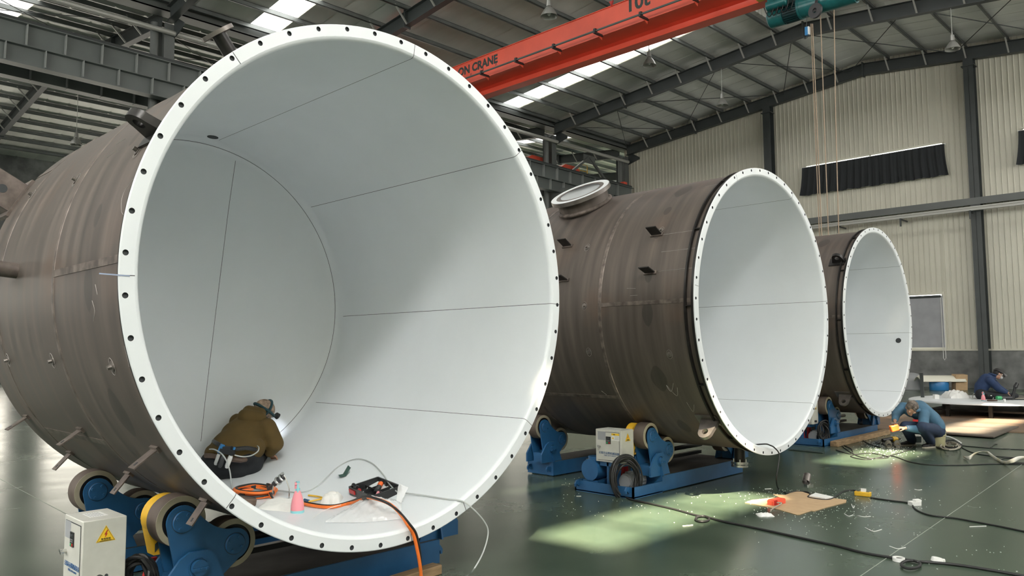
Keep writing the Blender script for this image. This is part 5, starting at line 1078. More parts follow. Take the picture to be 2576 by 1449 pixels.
cur = [(2135, 1296, 22, 4, 'by the front corner of the cardboard'), (2174, 1299, 30, 2, 'right of the cardboard, below the yellow socket'), (2197, 1333, 42, 6, 'long and curved, left of the floor joint'), (2460, 1323, 42, -2, 'just under the right hand cable'), (2258, 1378, 40, 4, 'above the thick cable near the floor joint'), (2146, 1494-220, 8, 6, 'tiny hook beside the cardboard edge'), (1932, 1229, 16, -1, 'in the shade under the middle tank'), (1456, 1248, 12, 0, 'left of the drive tray'), (2310, 1232, 18, 1, 'alone on the right of the floor'), (1730, 1320, 26, -3, 'thin and pale on the left in the sun patch')]
for px, py, L, bend, lb in cur:
    mb = MB(); mb.tube(spline([FL(px-L/2, py-bend, .003), FL(px, py+abs(bend)*.6, .004), FL(px+L/2, py-bend*.2, .003)]), .0035, 5); solo(mb, 'plastic_shaving', M['paper'], 'white plastic shaving on the floor, '+lb, 'shaving', group='larger plastic shavings on the floor')
mb = MB(); rnd = random.Random(5)
def chipat(p, s):
    a = rnd.uniform(0, 6.3); L = s*rnd.uniform(.5, 2.2); w2 = s*rnd.uniform(.3, .7); mb.obox(p+V((0, 0, .002)), (L, w2, .003), (cos(a), sin(a), 0), (-sin(a), cos(a), 0))
for _ in range(420):
    px = rnd.gauss(2060, 120); py = 1250+abs(rnd.gauss(0, 38))-rnd.random()*28
    chipat(FL(px, py, .0), .006)
for _ in range(420):
    px = rnd.gauss(2225, 38); py = rnd.gauss(1122, 14); chipat(FL(px, max(py, 1095), .0), .010)
for _ in range(90): chipat(FL(rnd.uniform(1400, 1750), rnd.uniform(1200, 1300), 0), .006)
for _ in range(60): chipat(FL(rnd.uniform(2000, 2560), rnd.uniform(1180, 1440), 0), .006)
solo(mb, 'plastic_chips', M['paper'], 'scatter of tiny white plastic chips over the green floor', 'chips')['kind'] = 'stuff'
# timbers and plates
def plank(a, b, wd, ht, z, label):
    a = V(a); b = V(b); d = (b-a).normalized(); s = V((0, 0, 1)).cross(d); mb = MB(); mb.obox((a+b)/2+V((0, 0, z+ht/2)), ((b-a).length, wd, ht), d, s); o = solo(mb, 'timber_beam', M['wood'], label, 'timber', group='timbers by the rolls'); bv = o.modifiers.new('bevel', 'BEVEL'); bv.width = .006; return o
plank(FL(2098, 1124), FL(2231, 1092), .13, .09, 0, 'rough timber lying along the front of the farthest roll')
plank(V((3.05, 4.52, 0)), V((3.90, 4.60, 0)), .10, .07, 0, 'rough timber at the bottom edge in front of the nearest roll')
plank(V((1.9, 5.72, 0)), V((3.2, 5.72, 0)), .09, .07, 0, 'rough timber behind the drive tray of the nearest roll')
mb = MB(); a, b = FL(1985, 1132), FL(2072, 1141); mb.bar(a+V((0, 0, .01)), b+V((0, 0, .01)), .07, .012); solo(mb, 'flat_bar', M['letter'], 'dark flat bar on the floor below the farthest tank', 'bar')
def slab(pts, th, z, name, m, label, cat):
    P = [FL(x, y) for x, y in pts]; mb = MB(); mb.prism([(q.x, q.y) for q in P], (0, 0, z), (1, 0, 0), (0, 1, 0), th); return solo(mb, name, M[m], label, cat)
slab([(2150, 1040), (2300, 1028), (2600, 1026), (2660, 1092), (2400, 1084), (2200, 1081)], .02, .001, 'steel_plate', 'rust', 'large rusty steel plate behind the man on the bucket', 'plate')
slab([(2320, 1064), (2450, 1068), (2563, 1078), (2500, 1104.5), (2362, 1094)], .022, .0222, 'steel_plate', 'plate', 'brown steel plate with a cut corner lying on the rusty one', 'plate')

# ================================================================== WHITE DISC, DRUM AND SHEET BY THE GABLE WALL
dc = DP(2478, 1003, 19.2); zt = dc.z; t = thing('tank_head_disc', 'white round tank head lying flat on short legs at the right', 'disc', (dc.x, dc.y, 0))
mb = MB(); mb.lathe([(0, .0), (1.2, .0), (1.62, -.01), (1.68, -.03), (1.69, -.06), (1.66, -.06), (1.2, -.05), (0, -.05)], (dc.x, dc.y, zt), (0, 0, 1), 96); mb.done('disc', M['white'], t)
for i in range(10): q = 2*pi*i/10+.3; p = V((dc.x+1.45*cos(q), dc.y+1.45*sin(q), 0)); mb = MB(); mb.box(p+V((-.04, -.04, 0)), p+V((.04, .04, zt-.05))); mb.done('leg', M['darksteel'], t)
mb = MB(); mb.box((dc.x-1.0, dc.y-1.0, .12), (dc.x+1.0, dc.y+1.0, .16)); mb.done('cross_frame', M['darksteel'], t)
def onD(px, py, l=0.0): return FL(px, py, zt+l)
q = onD(2312, 1000); mb = MB(); p = DP(2322, 1012, q.y*_f.y+q.x*_f.x); b = V((p.x, p.y, 0)); mb.bar(b, b+V((-.03, 0, zt+.62)), .075, .05, (1, 0, 0)); solo(mb, 'upright_bar', M['frame'], 'dark upright bar standing at the left edge of the white disc', 'bar')
q = onD(2405, 1001); mb = pillow(q, _r, _f, (0, 0, 1), .52, .45, .17, 21, .11); solo(mb, 'white_bag', M['paper'], 'crumpled white bag on the white disc', 'bag', q)
q = onD(2355, 1003); mb = MB(); mb.obox(q+V((0, 0, .05)), (.11, .10, .10), _r, _f); solo(mb, 'white_box', M['paper'], 'small white box at the left of the white disc', 'box')
spray_bottle(onD(2474, 1009), (0, 0, 1), 1, 'small pink spray bottle on the white disc beside the kneeling man')
q = onD(2496, 1010); mb = MB(); mb.tube([q+V((.10*cos(a_*.35), .10*sin(a_*.35), .012+.0006*a_)) for a_ in range(50)], .009, 6); solo(mb, 'tube_coil', M['leather'], 'small dark coil of tube on the near edge of the white disc', 'coil')
q = onD(2545, 1006); t = thing('cutting_tool', 'black hand tool standing on the white disc in front of the kneeling man', 'tool', q)
mb = MB(); mb.tube([q, q+V((0, 0, .16))+_r*.06, q+V((0, 0, .32))+_r*.10], [.05, .035, .03], 10); mb.tube([q+_r*-.25+V((0, 0, .05)), q+V((0, 0, .05))], .045, 10); mb.tube([q+V((0, 0, .30))+_r*.10, q+V((0, 0, .40))+_r*.16], [.05, .04], 10); mb.bar(q+V((0, 0, .015))-_r*.1, q+V((0, 0, .015))+_r*.3, .06, .02); mb.done('tool_body', M['blackp'], t)
mb = MB(); mb.tube([q+_r*-.36+V((0, 0, .05)), q+_r*-.25+V((0, 0, .05))], .045, 10); mb.done('green_end', M['green'], t)
q = onD(2527, 1011); mb = MB(); mb.cyl(q, q+V((0, 0, .07)), .025, n=16); solo(mb, 'white_cup', M['paper'], 'small white cup on the near edge of the white disc', 'cup')
mb = MB(); mb.tube(spline([onD(2446, 1003, .02), onD(2450, 990, .1), onD(2468, 984, .12), onD(2490, 986, .12), onD(2499, 998, .05), onD(2496, 1008, .02)]), .01, 6); solo(mb, 'pale_hose', M['brace'], 'pale hose arching behind the small pink bottle on the white disc', 'hose')
# blue drum with cream sheet and cardboard
q = FL(2363, 981); t = thing('blue_drum', 'blue plastic drum standing by the gable wall under a cream sheet', 'drum', q)
mb = MB(); mb.lathe([(0, 0), (.33, 0), (.34, .02), (.34, .28), (.33, .30), (.33, .34), (0, .34)], q, (0, 0, 1), 32); mb.done('body', M['drum'], t)
mb = MB(); A = DP(2303, 960, 27.5); L = 1.75
def shf(s, v): p = q+_r*(-.87+L*s)+V((0, 0, .36)); a_ = (v-.5)*2; return p+_f*(.35*a_)+V((0, 0, .20*(1-abs(a_)**2.2)-.06*(s < .04)))+_r*(.08*v)
mb.grid(shf, 24, 16); o = solo(mb, 'cream_sheet', M['sheet'], 'stiff cream sheet bent over the blue drum by the gable wall', 'sheet', q+V((0, 0, .34)), sharp=None); sm = o.modifiers.new('thickness', 'SOLIDIFY'); sm.thickness = .015
mb = MB(); p = FL(2415, 981); mb.obox(p+V((0, 0, .30)), (.45, .30, .60), _r, _f); solo(mb, 'carton', M['card'], 'brown carton under the right end of the cream sheet', 'box')
mb = MB(); p = FL(2294, 979); mb.ell(p+V((0, 0, .36)), (.36, .44, .30)); mb.cyl(p, p+V((0, 0, .34)), .42, n=32); solo(mb, 'grey_lid', M['motor'], 'grey domed lid on a dark base behind the farthest tank', 'lid')
# slippers
def slippers(px, py, s, label, gap, m):
    t = thing('slippers', label, 'slippers', FL(px, py)); d = (-_f*.8-_r*.3); d.z = 0; d.normalize(); sd = V((-d.y, d.x, 0))
    for k in (-1, 1):
        p = FL(px+k*gap, py); mb = MB(); mb.prism([(-.13, -.03), (-.05, -.042), (.06, -.047), (.12, -.03), (.13, 0), (.12, .03), (.06, .047), (-.05, .042), (-.13, .03)], p, d, sd, .02); o = mb.done('sole', M['sole'], t)
        mb = MB()
        def up(u, v): a_ = pi*u; return p+d*(.01+.10*v)+sd*(.047*cos(a_)*(1-.25*v))+V((0, 0, .02+.085*sin(a_)*(1-.45*v)))
        mb.grid(up, 14, 8); q = mb.done('upper', M[m], t, None); sm = q.modifiers.new('thickness', 'SOLIDIFY'); sm.thickness = .012
slippers(2246, 1124, 1, 'pair of pale slippers on the floor at the feet of the man on the bucket', 11, 'sole')
slippers(2434, 1035, 1, 'pair of grey slippers under the white disc', 13, 'motor')
# around the man on the bucket
q = FL(2357, 1124); t = thing('bucket', 'pale olive plastic bucket used as a seat', 'bucket', q); mb = MB(); mb.lathe([(0, 0), (.115, 0), (.12, .01), (.145, .25), (.152, .25), (.152, .265), (0, .265)], q, (0, 0, 1), 36); mb.done('pail', M['bucket'], t)
mb = MB(); mb.lathe([(.141, .19), (.149, .195), (.149, .205), (.142, .21)], q, (0, 0, 1), 36, close=True); mb.done('rim_band', M['bucket'], t)
q = FL(2307, 1115); t = thing('power_box', 'white power box with black socket between the feet of the man on the bucket', 'socket', q); mb = MB(); mb.obox(q+V((0, 0, .07)), (.14, .12, .14), _r, _f); mb.done('box', M['cabinet'], t); mb = MB(); mb.obox(q+V((0, 0, .075))-_f*.062, (.09, .008, .10), _r, _f); mb.done('socket_face', M['letter'], t)
q = FL(2246, 1112); t = thing('angle_grinder', 'yellow and black power tool lying behind the pale slippers', 'tool', q); d = (_r+_f*.3).normalized(); mb = MB(); mb.tube([q-d*.02+V((0, 0, .05)), q+d*.07+V((0, 0, .05)), q+d*.10+V((0, 0, .05))], [.045, .045, .03], 12); mb.done('body', M['yellow'], t)
mb = MB(); mb.tube([q-d*.22+V((0, 0, .04)), q-d*.03+V((0, 0, .05))], [.03, .04], 12); mb.tube([q+d*.10+V((0, 0, .05)), q+d*.17+V((0, 0, .05))], [.03, .012], 10); mb.done('handle', M['blackp'], t)
for k in range(3): floor_cable(ringpts(2228+5*k, 1112+2*k, 26-5*k, 5, .006, 12, 1.2, k), .006, ('black', 'dark', 'thin black')[k]+' lead coil '+('outermost', 'middle', 'innermost')[k]+' beside the yellow power tool', 'lead_coil')
t = thing('tangled_coil', 'tangled black and white cable coil right of the bucket', 'cable', FL(2388, 1122)); rnd = random.Random(11)
for m_, n_, r, R0, lift in (('black', 9, .009, 26, .01), ('sole', 3, .011, 22, .05)):
    mb = MB()
    for k in range(n_):
        cx = 2388+rnd.uniform(-9, 9); cy = 1120+rnd.uniform(-3, 4); rx = R0*rnd.uniform(.6, 1.15); ry = rx*.36; tl_ = rnd.uniform(0, 1.4) if m_ == 'sole' else .1
        mb.tube([FL(cx+rx*cos(q), cy+ry*sin(q), r+lift*rnd.random()*.3+.10*tl_*(.5+.5*sin(q+k))*(1 if m_ == 'sole' else .25)) for q in [2*pi*i/26 for i in range(26)]], r, 7, True)
    mb.done('black_turns' if m_ == 'black' else 'white_turns', M[m_], t)
mb = MB(); mb.tube(spline([FL(2362, 1103, .02), FL(2380, 1098, .06), FL(2400, 1104, .05), FL(2418, 1115, .02)]), .014, 7); solo(mb, 'white_hose', M['paper'], 'short white hose curving over the tangled coil', 'hose')
t = thing('edge_ribbon', 'curled gold and white edge ribbon on the floor at the right', 'ribbon', FL(2500, 1150)); rb = spline([FL(2425, 1150, .02), FL(2438, 1152, .05), FL(2455, 1140, .10), FL(2480, 1136, .08), FL(2500, 1150, .03), FL(2525, 1163, .03), FL(2545, 1160, .08), FL(2565, 1152, .10), FL(2600, 1152, .08)], 6)
mb = MB()
def rib(s, v): i = s*(len(rb)-1); k = min(int(i), len(rb)-2); p = rb[k].lerp(rb[k+1], i-k); return p+V((0, 0, .05*(v-.5)))*(.4+.6*abs(sin(s*9)))+_f*(.06*(v-.5)*cos(s*9))
mb.grid(rib, 60, 2); o = mb.done('ribbon', mat('gold_edge_tape', (.62, .54, .34), .5, var=.25, vscale=4, col2=(.8, .78, .72)), t, None); sm = o.modifiers.new('thickness', 'SOLIDIFY'); sm.thickness = .003

# ================================================================== PEOPLE
def remesh(name, mb, m, parent, voxel, smooth=4, sharp=None):
    """weld the overlapping volumes into one continuous surface"""
    me = bpy.data.meshes.new('tmp'); bmesh.ops.recalc_face_normals(mb.bm, faces=mb.bm.faces); mb.bm.to_mesh(me); mb.bm.free()
    o = bpy.data.objects.new('tmp', me); COL.objects.link(o)
    r = o.modifiers.new('r', 'REMESH'); r.mode = 'VOXEL'; r.voxel_size = voxel
    s = o.modifiers.new('s', 'SMOOTH'); s.factor = 0.5; s.iterations = smooth
    me2 = bpy.data.meshes.new_from_object(o.evaluated_get(bpy.context.evaluated_depsgraph_get()))
    bpy.data.objects.remove(o); bpy.data.meshes.remove(me)
    mb2 = MB(); mb2.bm.from_mesh(me2); bpy.data.meshes.remove(me2)
    for f_ in mb2.bm.faces: f_.smooth = True
    return mb2.done(name, m, parent, sharp, fix=False)
def basis(fwd, up):
    f_ = V(fwd).normalized(); u_ = V(up); u_ = (u_-f_*u_.dot(f_)).normalized(); s_ = f_.cross(u_)   # s_ = right
    return f_, u_, s_
def head(mb, c, fwd, up, s=1.0):
    f_, u_, r_ = basis(fwd, up); R3 = Matrix((r_, f_, u_)).transposed(); c = V(c)
    mb.ell(c+u_*.018*s+f_*-.012*s, (.075*s, .095*s, .098*s), R3)
    mb.ell(c-u_*.055*s+f_*.022*s, (.056*s, .066*s, .066*s), R3)          # jaw
    mb.ell(c-u_*.105*s+f_*.055*s, (.024*s, .020*s, .018*s), R3)          # chin
    mb.cap(c+u_*.012*s+f_*.086*s, c-u_*.035*s+f_*.104*s, .010*s, .016*s, 10)   # nose
    for k in (-1, 1):
        mb.ell(c+r_*(.076*k*s)-u_*.012*s-f_*.008*s, (.010*s, .020*s, .030*s), R3)   # ears
        mb.ell(c+r_*(.034*k*s)+u_*.032*s+f_*.080*s, (.024*s, .012*s, .008*s), R3)   # brows
    mb.ell(c-u_*.068*s+f_*.082*s, (.026*s, .012*s, .010*s), R3)          # mouth
    return f_, u_, r_
def eyes(c, f_, u_, r_, par, s=1.0):
    for k in (-1, 1): mb = MB(); mb.ell(V(c)+r_*(.031*k*s)+u_*.010*s+f_*.082*s, (.012*s, .012*s, .010*s)); o = mb.done('eye', M['paper'], par); mb = MB(); mb.ell(V(c)+r_*(.031*k*s)+u_*.010*s+f_*.092*s, (.005*s,)*3); mb.done('iris', M['hair'], o)
def hand(mb, w_, d, palm, curl=.6, s=1.0, thumb=1):
    """wrist point, finger direction, palm normal (the way the fingers curl)"""
    d, p_, sd = basis(d, palm); w_ = V(w_)
    for k in range(4): mb.cap(w_+d*.012*s+sd*((k-1.5)*.012*s), w_+d*.080*s+sd*((k-1.5)*.019*s), .015*s, .0115*s, 10)
    for k, L in enumerate((.062, .074, .080, .070)):
        b = w_+d*.084*s+sd*((k-1.5)*.0205*s); a = 0.0; q = b
        for i, f_ in enumerate((.46, .32, .26)):
            a += curl*(.75, .95, .7)[i]; e = q+(d*cos(a)+p_*sin(a))*(L*f_*s)+sd*((k-1.5)*.0015*s); mb.cap(q, e, (.0094, .0086, .0078)[i]*s, (.0088, .0080, .0070)[i]*s, 8); q = e
    b = w_+d*.022*s-sd*(.026*s*thumb); e = b+(d*.75-sd*(.75*thumb)+p_*.30).normalized()*.040*s; g = e+(d*.9-sd*(.12*thumb)+p_*.55).normalized()*.030*s; h = g+(d*.85+sd*(.20*thumb)+p_*.6).normalized()*.026*s
    mb.cap(b, e, .014*s, .0115*s, 8); mb.cap(e, g, .0112*s, .0096*s, 8); mb.cap(g, h, .0094*s, .0078*s, 8)
def shoe(t, heel, d, L=.27, m='black'):
    d = V(d); d.z = 0; d.normalize(); sd = V((-d.y, d.x, 0)); heel = V(heel); out = [(-.01, -.028), (.04, -.034), (.12, -.034), (.19, -.046), (L-.02, -.030), (L, 0), (L-.02, .030), (.19, .046), (.12, .034), (.04, .034), (-.01, .028)]
    mb = MB(); mb.prism(out, heel, d, sd, .024); o = mb.done('sole', M['sole'], t)
    mb = MB(); R3 = Matrix((d, sd, V((0, 0, 1)))).transposed(); mb.ell(heel+d*.045+V((0, 0, .055)), (.055, .040, .055), R3); mb.ell(heel+d*.12+V((0, 0, .045)), (.10, .038, .045), R3); mb.ell(heel+d*.20+V((0, 0, .036)), (.075, .045, .034), R3)
    remesh('shoe', mb, M[m], t, .008, 3)

# ---- man kneeling inside the nearest tank, back to the camera
def PA(x, y, d): return DP(x, y, d)
hipL, hipR = PA(540, 1168, 7.08), PA(628, 1163, 7.18)
seat = onsf(PA(580, 1195, 7.10)); seat = SF(seat.x, seat.y)
t = thing('person', 'man in olive brown hoodie and black jeans crouching inside the white bore', 'person', seat)
waist, chest, neck = PA(586, 1128, 7.12), PA(630, 1072, 7.34), PA(652, 1046, 7.46)
shL, shR, elR = PA(598, 1062, 7.55), PA(671, 1076, 7.32), PA(693, 1116, 7.26)
wrR = PA(676, 1140, 7.32); elL, wrL = PA(640, 1100, 7.75), PA(668, 1106, 7.72)
knR, knL = PA(659, 1139, 7.52), PA(585, 1150, 7.6)
for q in (knR, knL): q.z = max(q.z, SF(q.x, q.y).z+.085)
ftR, ftL = PA(640, 1165, 7.3), PA(560, 1170, 7.3)
hc = PA(663, 1038, 7.56); hf = (_r*.55+_f*.62-V((0, 0, .62))); hu = (_r*.35+_f*.25+V((0, 0, .7)))
mb = MB(); head(mb, hc, hf, hu, 1.0); mb.cap(neck, hc-hu.normalized()*.05, .056, .055)
mb.cap(waist, chest, .10, .10); mb.cap(hipL, hipR, .10, .10); mb.cap(waist, (hipL+hipR)/2, .10, .10); mb.cap(shL, shR, .05, .05); mb.cap(chest, neck, .08, .055)
mb.cap(shR, elR, .05, .042); mb.cap(elR, wrR, .042, .028); mb.cap(shL, elL, .05, .042); mb.cap(elL, wrL, .042, .028)
mb.cap(hipR, knR, .08, .06); mb.cap(hipL, knL, .08, .06); mb.cap(knR, ftR, .055, .04); mb.cap(knL, ftL, .055, .04)
hand(mb, wrR, (_f*.6+_r*.2-V((0, 0, .4))), (0, 0, -1), .5); hand(mb, wrL, (_f*.2+_r*.7-V((0, 0, .3))), (0, 0, -1), .6, 1, -1)
remesh('body', mb, M['skin'], t, .0075, 3)
mb = MB(); mb.cap(PA(572, 1126, 7.12), PA(630, 1076, 7.36), .150, .145); mb.cap(PA(606, 1126, 7.14), PA(650, 1078, 7.36), .135, .125); mb.cap(PA(592, 1096, 7.24), PA(628, 1062, 7.42), .135, .11); mb.cap(shL, shR, .080, .085)
mb.cap(PA(538, 1140, 7.08), PA(640, 1132, 7.14), .085, .085); mb.cap(PA(590, 1128, 7.1), PA(640, 1128, 7.16), .12, .10)
mb.cap(shR, elR, .092, .078); mb.cap(elR, PA(680, 1136, 7.30), .076, .056); mb.cap(shL, elL, .085, .07); mb.cap(elL, wrL, .07, .05)
ho = remesh('hooded_jacket', mb, M['hoodie'], t, .013, 4)
mb = MB(); mb.cap(PA(618, 1048, 7.30), PA(654, 1052, 7.34), .075, .062); mb.cap(PA(626, 1036, 7.36), PA(655, 1040, 7.42), .062, .056); remesh('hood', mb, M['hoodie'], ho, .011, 3)
mb = MB(); mb.cap(hipL, hipR, .135, .125); mb.cap(PA(555, 1182, 7.08), PA(605, 1182, 7.10), .075, .075); mb.cap(hipR, knR, .115, .088); mb.cap(hipL, knL, .12, .09); mb.cap(knR, ftR, .08, .06); mb.cap(knL, ftL, .08, .06); mb.cap(PA(560, 1150, 7.08), PA(625, 1148, 7.14), .11, .11)
tr_ = remesh('jeans', mb, M['jeans'], t, .012, 3)
mb = MB(); mb.tube([PA(517, 1146, 6.98)]+[PA(x, y, d) for x, y, d in ((535, 1147, 6.95), (560, 1151, 6.93), (585, 1156, 6.94), (607, 1158, 6.98), (618, 1156, 7.04))], .022, 8); mb.done('leather_belt', M['leather'], t)
bl = [PA(x, y, d) for x, y, d in ((538, 1110, 7.06), (543, 1114, 7.0), (552, 1119, 6.95), (570, 1127, 6.93), (595, 1129, 6.94), (620, 1127, 6.98), (638, 1130, 7.05), (648, 1132, 7.12))]
mb = MB(); n = len(bl)
A = spline(bl, 4); e = V((0, 0, 1))
mb.tube(A, .020, 8); tb_ = mb.done('tool_belt', M['blackp'], t)
def unit(nm, pts, r, m): mb = MB(); mb.tube(pts, r, 12); return mb.done(nm, M[m], t)
c = PA(572, 1136, 6.86); mb = MB(); mb.obox(c, (.12, .045, .055), _r+V((0, 0, -.15)), V((0, 0, 1)), ); mb.obox(c+V((0, 0, .02)), (.07, .05, .05), _r, V((0, 0, 1))); mb.done('regulator_block', M['blackp'], t)
dn = (V((0, 0, -1))-_r*.35).normalized(); a = PA(556, 1131, 6.86)
mb = MB(); mb.cyl(a+dn*.03, a-dn*.03, .024, n=18); mb.cyl(a-dn*.03, a-dn*.045, .021, n=18); mb.done('regulator_cap', M['drum'], t)
mb = MB(); q = PA(588, 1131, 6.87); mb.cyl(q, q-dn*.022, .011, n=12); mb.done('oiler_cap', M['drum'], t)
for (x, y), L, m in (((552, 1142), .10, 'chrome'), ((563, 1146), .11, 'grinder'), ((581, 1146), .115, 'paper')):
    q = PA(x, y, 6.85); unit('air_filter_bowl', [q, q+dn*.02, q+dn*L*.85, q+dn*L], [.017, .020, .019, .012], m)
mb = MB(); mb.tube(spline([PA(527, 1130, 6.9), PA(540, 1131, 6.82), PA(558, 1142, 6.76), PA(570, 1160, 6.74), PA(578, 1185, 6.72), PA(582, 1215, 6.62), CI(585, 1238, .01)]), .006, 8); mb.done('belt_tube', M['clear'], t)
mb = MB(); mb.tube(spline([PA(590, 1145, 6.86), PA(612, 1149, 6.9), PA(632, 1146, 6.98), PA(648, 1136, 7.02), PA(651, 1126, 7.05), PA(646, 1121, 7.1)]), .006, 8); mb.done('belt_tube', M['clear'], t)
f_, u_, r_ = basis(hf, hu); eyes(hc, f_, u_, r_, t)
R3 = Matrix((r_, f_, u_)).transposed()
mb = MB(); mb.ell(hc+u_*.03-f_*.012, (.088, .108, .098), R3); mb.ell(hc+u_*.0-f_*.03, (.085, .085, .085), R3); remesh('cap', mb, M['camo'], t, .012, 3)
mb = MB(); mb.tube([hc+u_*.025-f_*.012+r_*(.092*cos(a_))+f_*(.112*sin(a_)) for a_ in [2*pi*i/28 for i in range(28)]], .014, 8, True); mb.tube([hc-f_*.012+r_*(.093*sin(a_))+u_*(.03+.102*cos(a_)) for a_ in [2*pi*i/28 for i in range(28)]], .012, 8, True); st = mb.done('head_strap', M['tealc'], t)
mb = MB(); mb.tube([hc-u_*.035+r_*(.088*cos(a_))+f_*(-.01+.11*sin(a_)) for a_ in [2*pi*i/28 for i in range(28)]], .009, 8, True); mb.ell(hc-u_*.06+f_*.10, (.05, .05, .05)); mb.done('respirator', M['blackp'], t)
mb = MB(); q = hc+f_*.125+u_*.05; mb.cyl(q, q+f_*.03, .028, .032, 18); o = mb.done('head_lamp', M['blackp'], t)
mb = MB(); mb.cyl(q+f_*.030, q+f_*.032, .026, n=18); mb.done('lit_lens', M['led'], o)
ld = bpy.data.lights.new('head_lamp_beam', 'SPOT'); ld.energy = 1.6; ld.spot_size = R_(60); ld.spot_blend = .7; ld.color = (.86, .90, 1.0); ld.shadow_soft_size = .03
lo = bpy.data.objects.new('head_lamp_beam', ld); COL.objects.link(lo); lo.location = q+f_*.05; lo.rotation_euler = (PA(692, 1100, 7.95)-lo.location).to_track_quat('-Z', 'Y').to_euler()
q = onsf(PA(694, 1098, 7.86), 0); q = CI(697, 1098, .02); mb = MB(); mb.ell(q, (.035, .035, .02)); mb.obox(q+V((0, 0, -.01)), (.09, .06, .012), _r, _f); solo(mb, 'lamp_glow_spot', M['led'], 'small white glow of the head lamp in front of the crouching man in the bore', 'lamp', q-V((0, 0, .02)))  # glowing blob added where the head lamp shines on the liner

# ---- man in blue work clothes sitting on the bucket, head bowed
bk = FL(2357, 1124)
D0 = bk.dot(_f)-CAM.dot(_f)
def PB(x, y, o=0.0): return DP(2220+x/9.66, 990+y/9.66, D0+o)
fa = FL(2220+1180/9.66, 990+1310/9.66); fb = FL(2220+720/9.66, 990+1265/9.66)      # heels
t = thing('person', 'grey haired man in blue work jacket sitting bowed on the bucket', 'person', (bk.x, bk.y, 0))
hipA, hipB = PB(1310, 900, -.02), PB(1180, 880, .12); mid = PB(1180, 640, .05); chest = PB(880, 400, -.02); neck = PB(760, 400, -.12)
shA, shB = PB(1010, 420, -.14), PB(500, 330, .10)
elA, wrA = PB(990, 880, -.42), PB(560, 840, -.52); elB, wrB = PB(330, 500, -.02), PB(300, 660, -.30)
knA, knB = PB(960, 820, -.50), PB(560, 800, -.22); anA, anB = PB(1110, 1230, -.34), PB(640, 1180, -.12)
anA = fa+V((0, 0, .10)); anB = fb+V((0, 0, .10))
hc = PB(705, 365, -.30); hf = (-_f*.45-_r*.25-V((0, 0, .85))); hu = (-_f*.80-_r*.10+V((0, 0, .55)))
mb = MB(); head(mb, hc, hf, hu, 1.02); mb.cap(neck, hc-V(hu).normalized()*.03, .058, .058)
mb.cap(hipA, hipB, .11, .11); mb.cap((hipA+hipB)/2, mid, .13, .12); mb.cap(mid, chest, .12, .13); mb.cap(shA, shB, .065, .065); mb.cap(chest, neck, .09, .06)
mb.cap(shA, elA, .05, .042); mb.cap(elA, wrA, .042, .029); mb.cap(shB, elB, .05, .042); mb.cap(elB, wrB, .042, .029)
mb.cap(hipA, knA, .075, .055); mb.cap(hipB, knB, .075, .055); mb.cap(knA, anA, .055, .038); mb.cap(knB, anB, .055, .038)
for an, d in ((anA, V((-1, 0, 0))), ): pass
tool = PB(285, 840, -.50)
hand(mb, wrA, tool-wrA+V((0, 0, .02)), (-_f*.2-_r*.3+V((0, 0, .9)))*-1, .55, 1.0, -1); hand(mb, wrB, tool-wrB-_r*.03, (_r*.9-_f*.1), .65, 1.0, 1)
remesh('body', mb, M['skin'], t, .0075, 3)
mb = MB(); mb.cap(PB(1290, 800, 0), mid, .150, .150); mb.cap(mid, chest, .155, .165); mb.cap(chest, PB(700, 400, -.02), .15, .12); mb.cap(shA, shB, .095, .085); mb.cap(PB(1340, 720, 0), PB(1230, 780, .05), .10, .13)
mb.cap(shA, elA, .088, .078); mb.cap(elA, wrA.lerp(elA, .12), .076, .050); mb.cap(shB, elB, .082, .072); mb.cap(elB, wrB.lerp(elB, .15), .072, .052)
mb.cap(PB(1010, 430, -.12), PB(1250, 700, -.02), .11, .12)
jk = remesh('work_jacket', mb, M['workblue'], t, .014, 3)
mb = MB(); f2, u2, r2 = basis(hf, hu); mb.tube([neck+V((0, 0, .02))+_r*(.095*cos(a_))+_f*(.075*sin(a_))+V((0, 0, .02*sin(a_))) for a_ in [2*pi*i/22 for i in range(22)]], .028, 8, True); mb.done('collar', M['workblue'], jk)
mb = MB(); q = PB(800, 655, -.36); mb.obox(q, (.09, .004, .035), _r+V((0, 0, -.1)), _f); mb.done('chest_badge', M['redp'], jk)
mb = MB(); mb.cap(hipA, hipB, .14, .135); mb.cap(hipA, knA, .118, .09); mb.cap(hipB, knB, .118, .09); mb.cap(knA, anA, .088, .072); mb.cap(knB, anB, .088, .075); remesh('trousers', mb, M['navyj'], t, .013, 3)
shoe(t, fa+V((0, 0, .0))+_r*.06, -_r*.95-_f*.35, .27); shoe(t, fb+_r*.05, -_r*.95-_f*.15, .27)
f_, u_, r_ = basis(hf, hu); eyes(hc, f_, u_, r_, t, 1.02); R3 = Matrix((r_, f_, u_)).transposed()
mb = MB(); mb.ell(hc+u_*.035-f_*.025, (.088, .098, .092), R3); mb.ell(hc-u_*.01-f_*.045, (.084, .075, .085), R3)
rnd = random.Random(3)
for k in range(60): a_ = rnd.uniform(0, 2*pi); b_ = rnd.uniform(.1, 1.3); p = V((sin(b_)*cos(a_)*.088, sin(b_)*sin(a_)*.098-.02, cos(b_)*.092+.035)); mb.ell(hc+R3 @ p, (.016, .016, .012), R3, 8, 6)
remesh('hair', mb, M['greyhair'], t, .009, 1)
mb = MB(); mb.tube([wrA+(elA-wrA).normalized()*.03+u*.036*cos(a_)+v*.036*sin(a_) for u, v, w_ in [_frame(elA-wrA)] for a_ in [2*pi*i/16 for i in range(16)]], .010, 6, True); mb.done('red_cuff', M['pink'], jk)
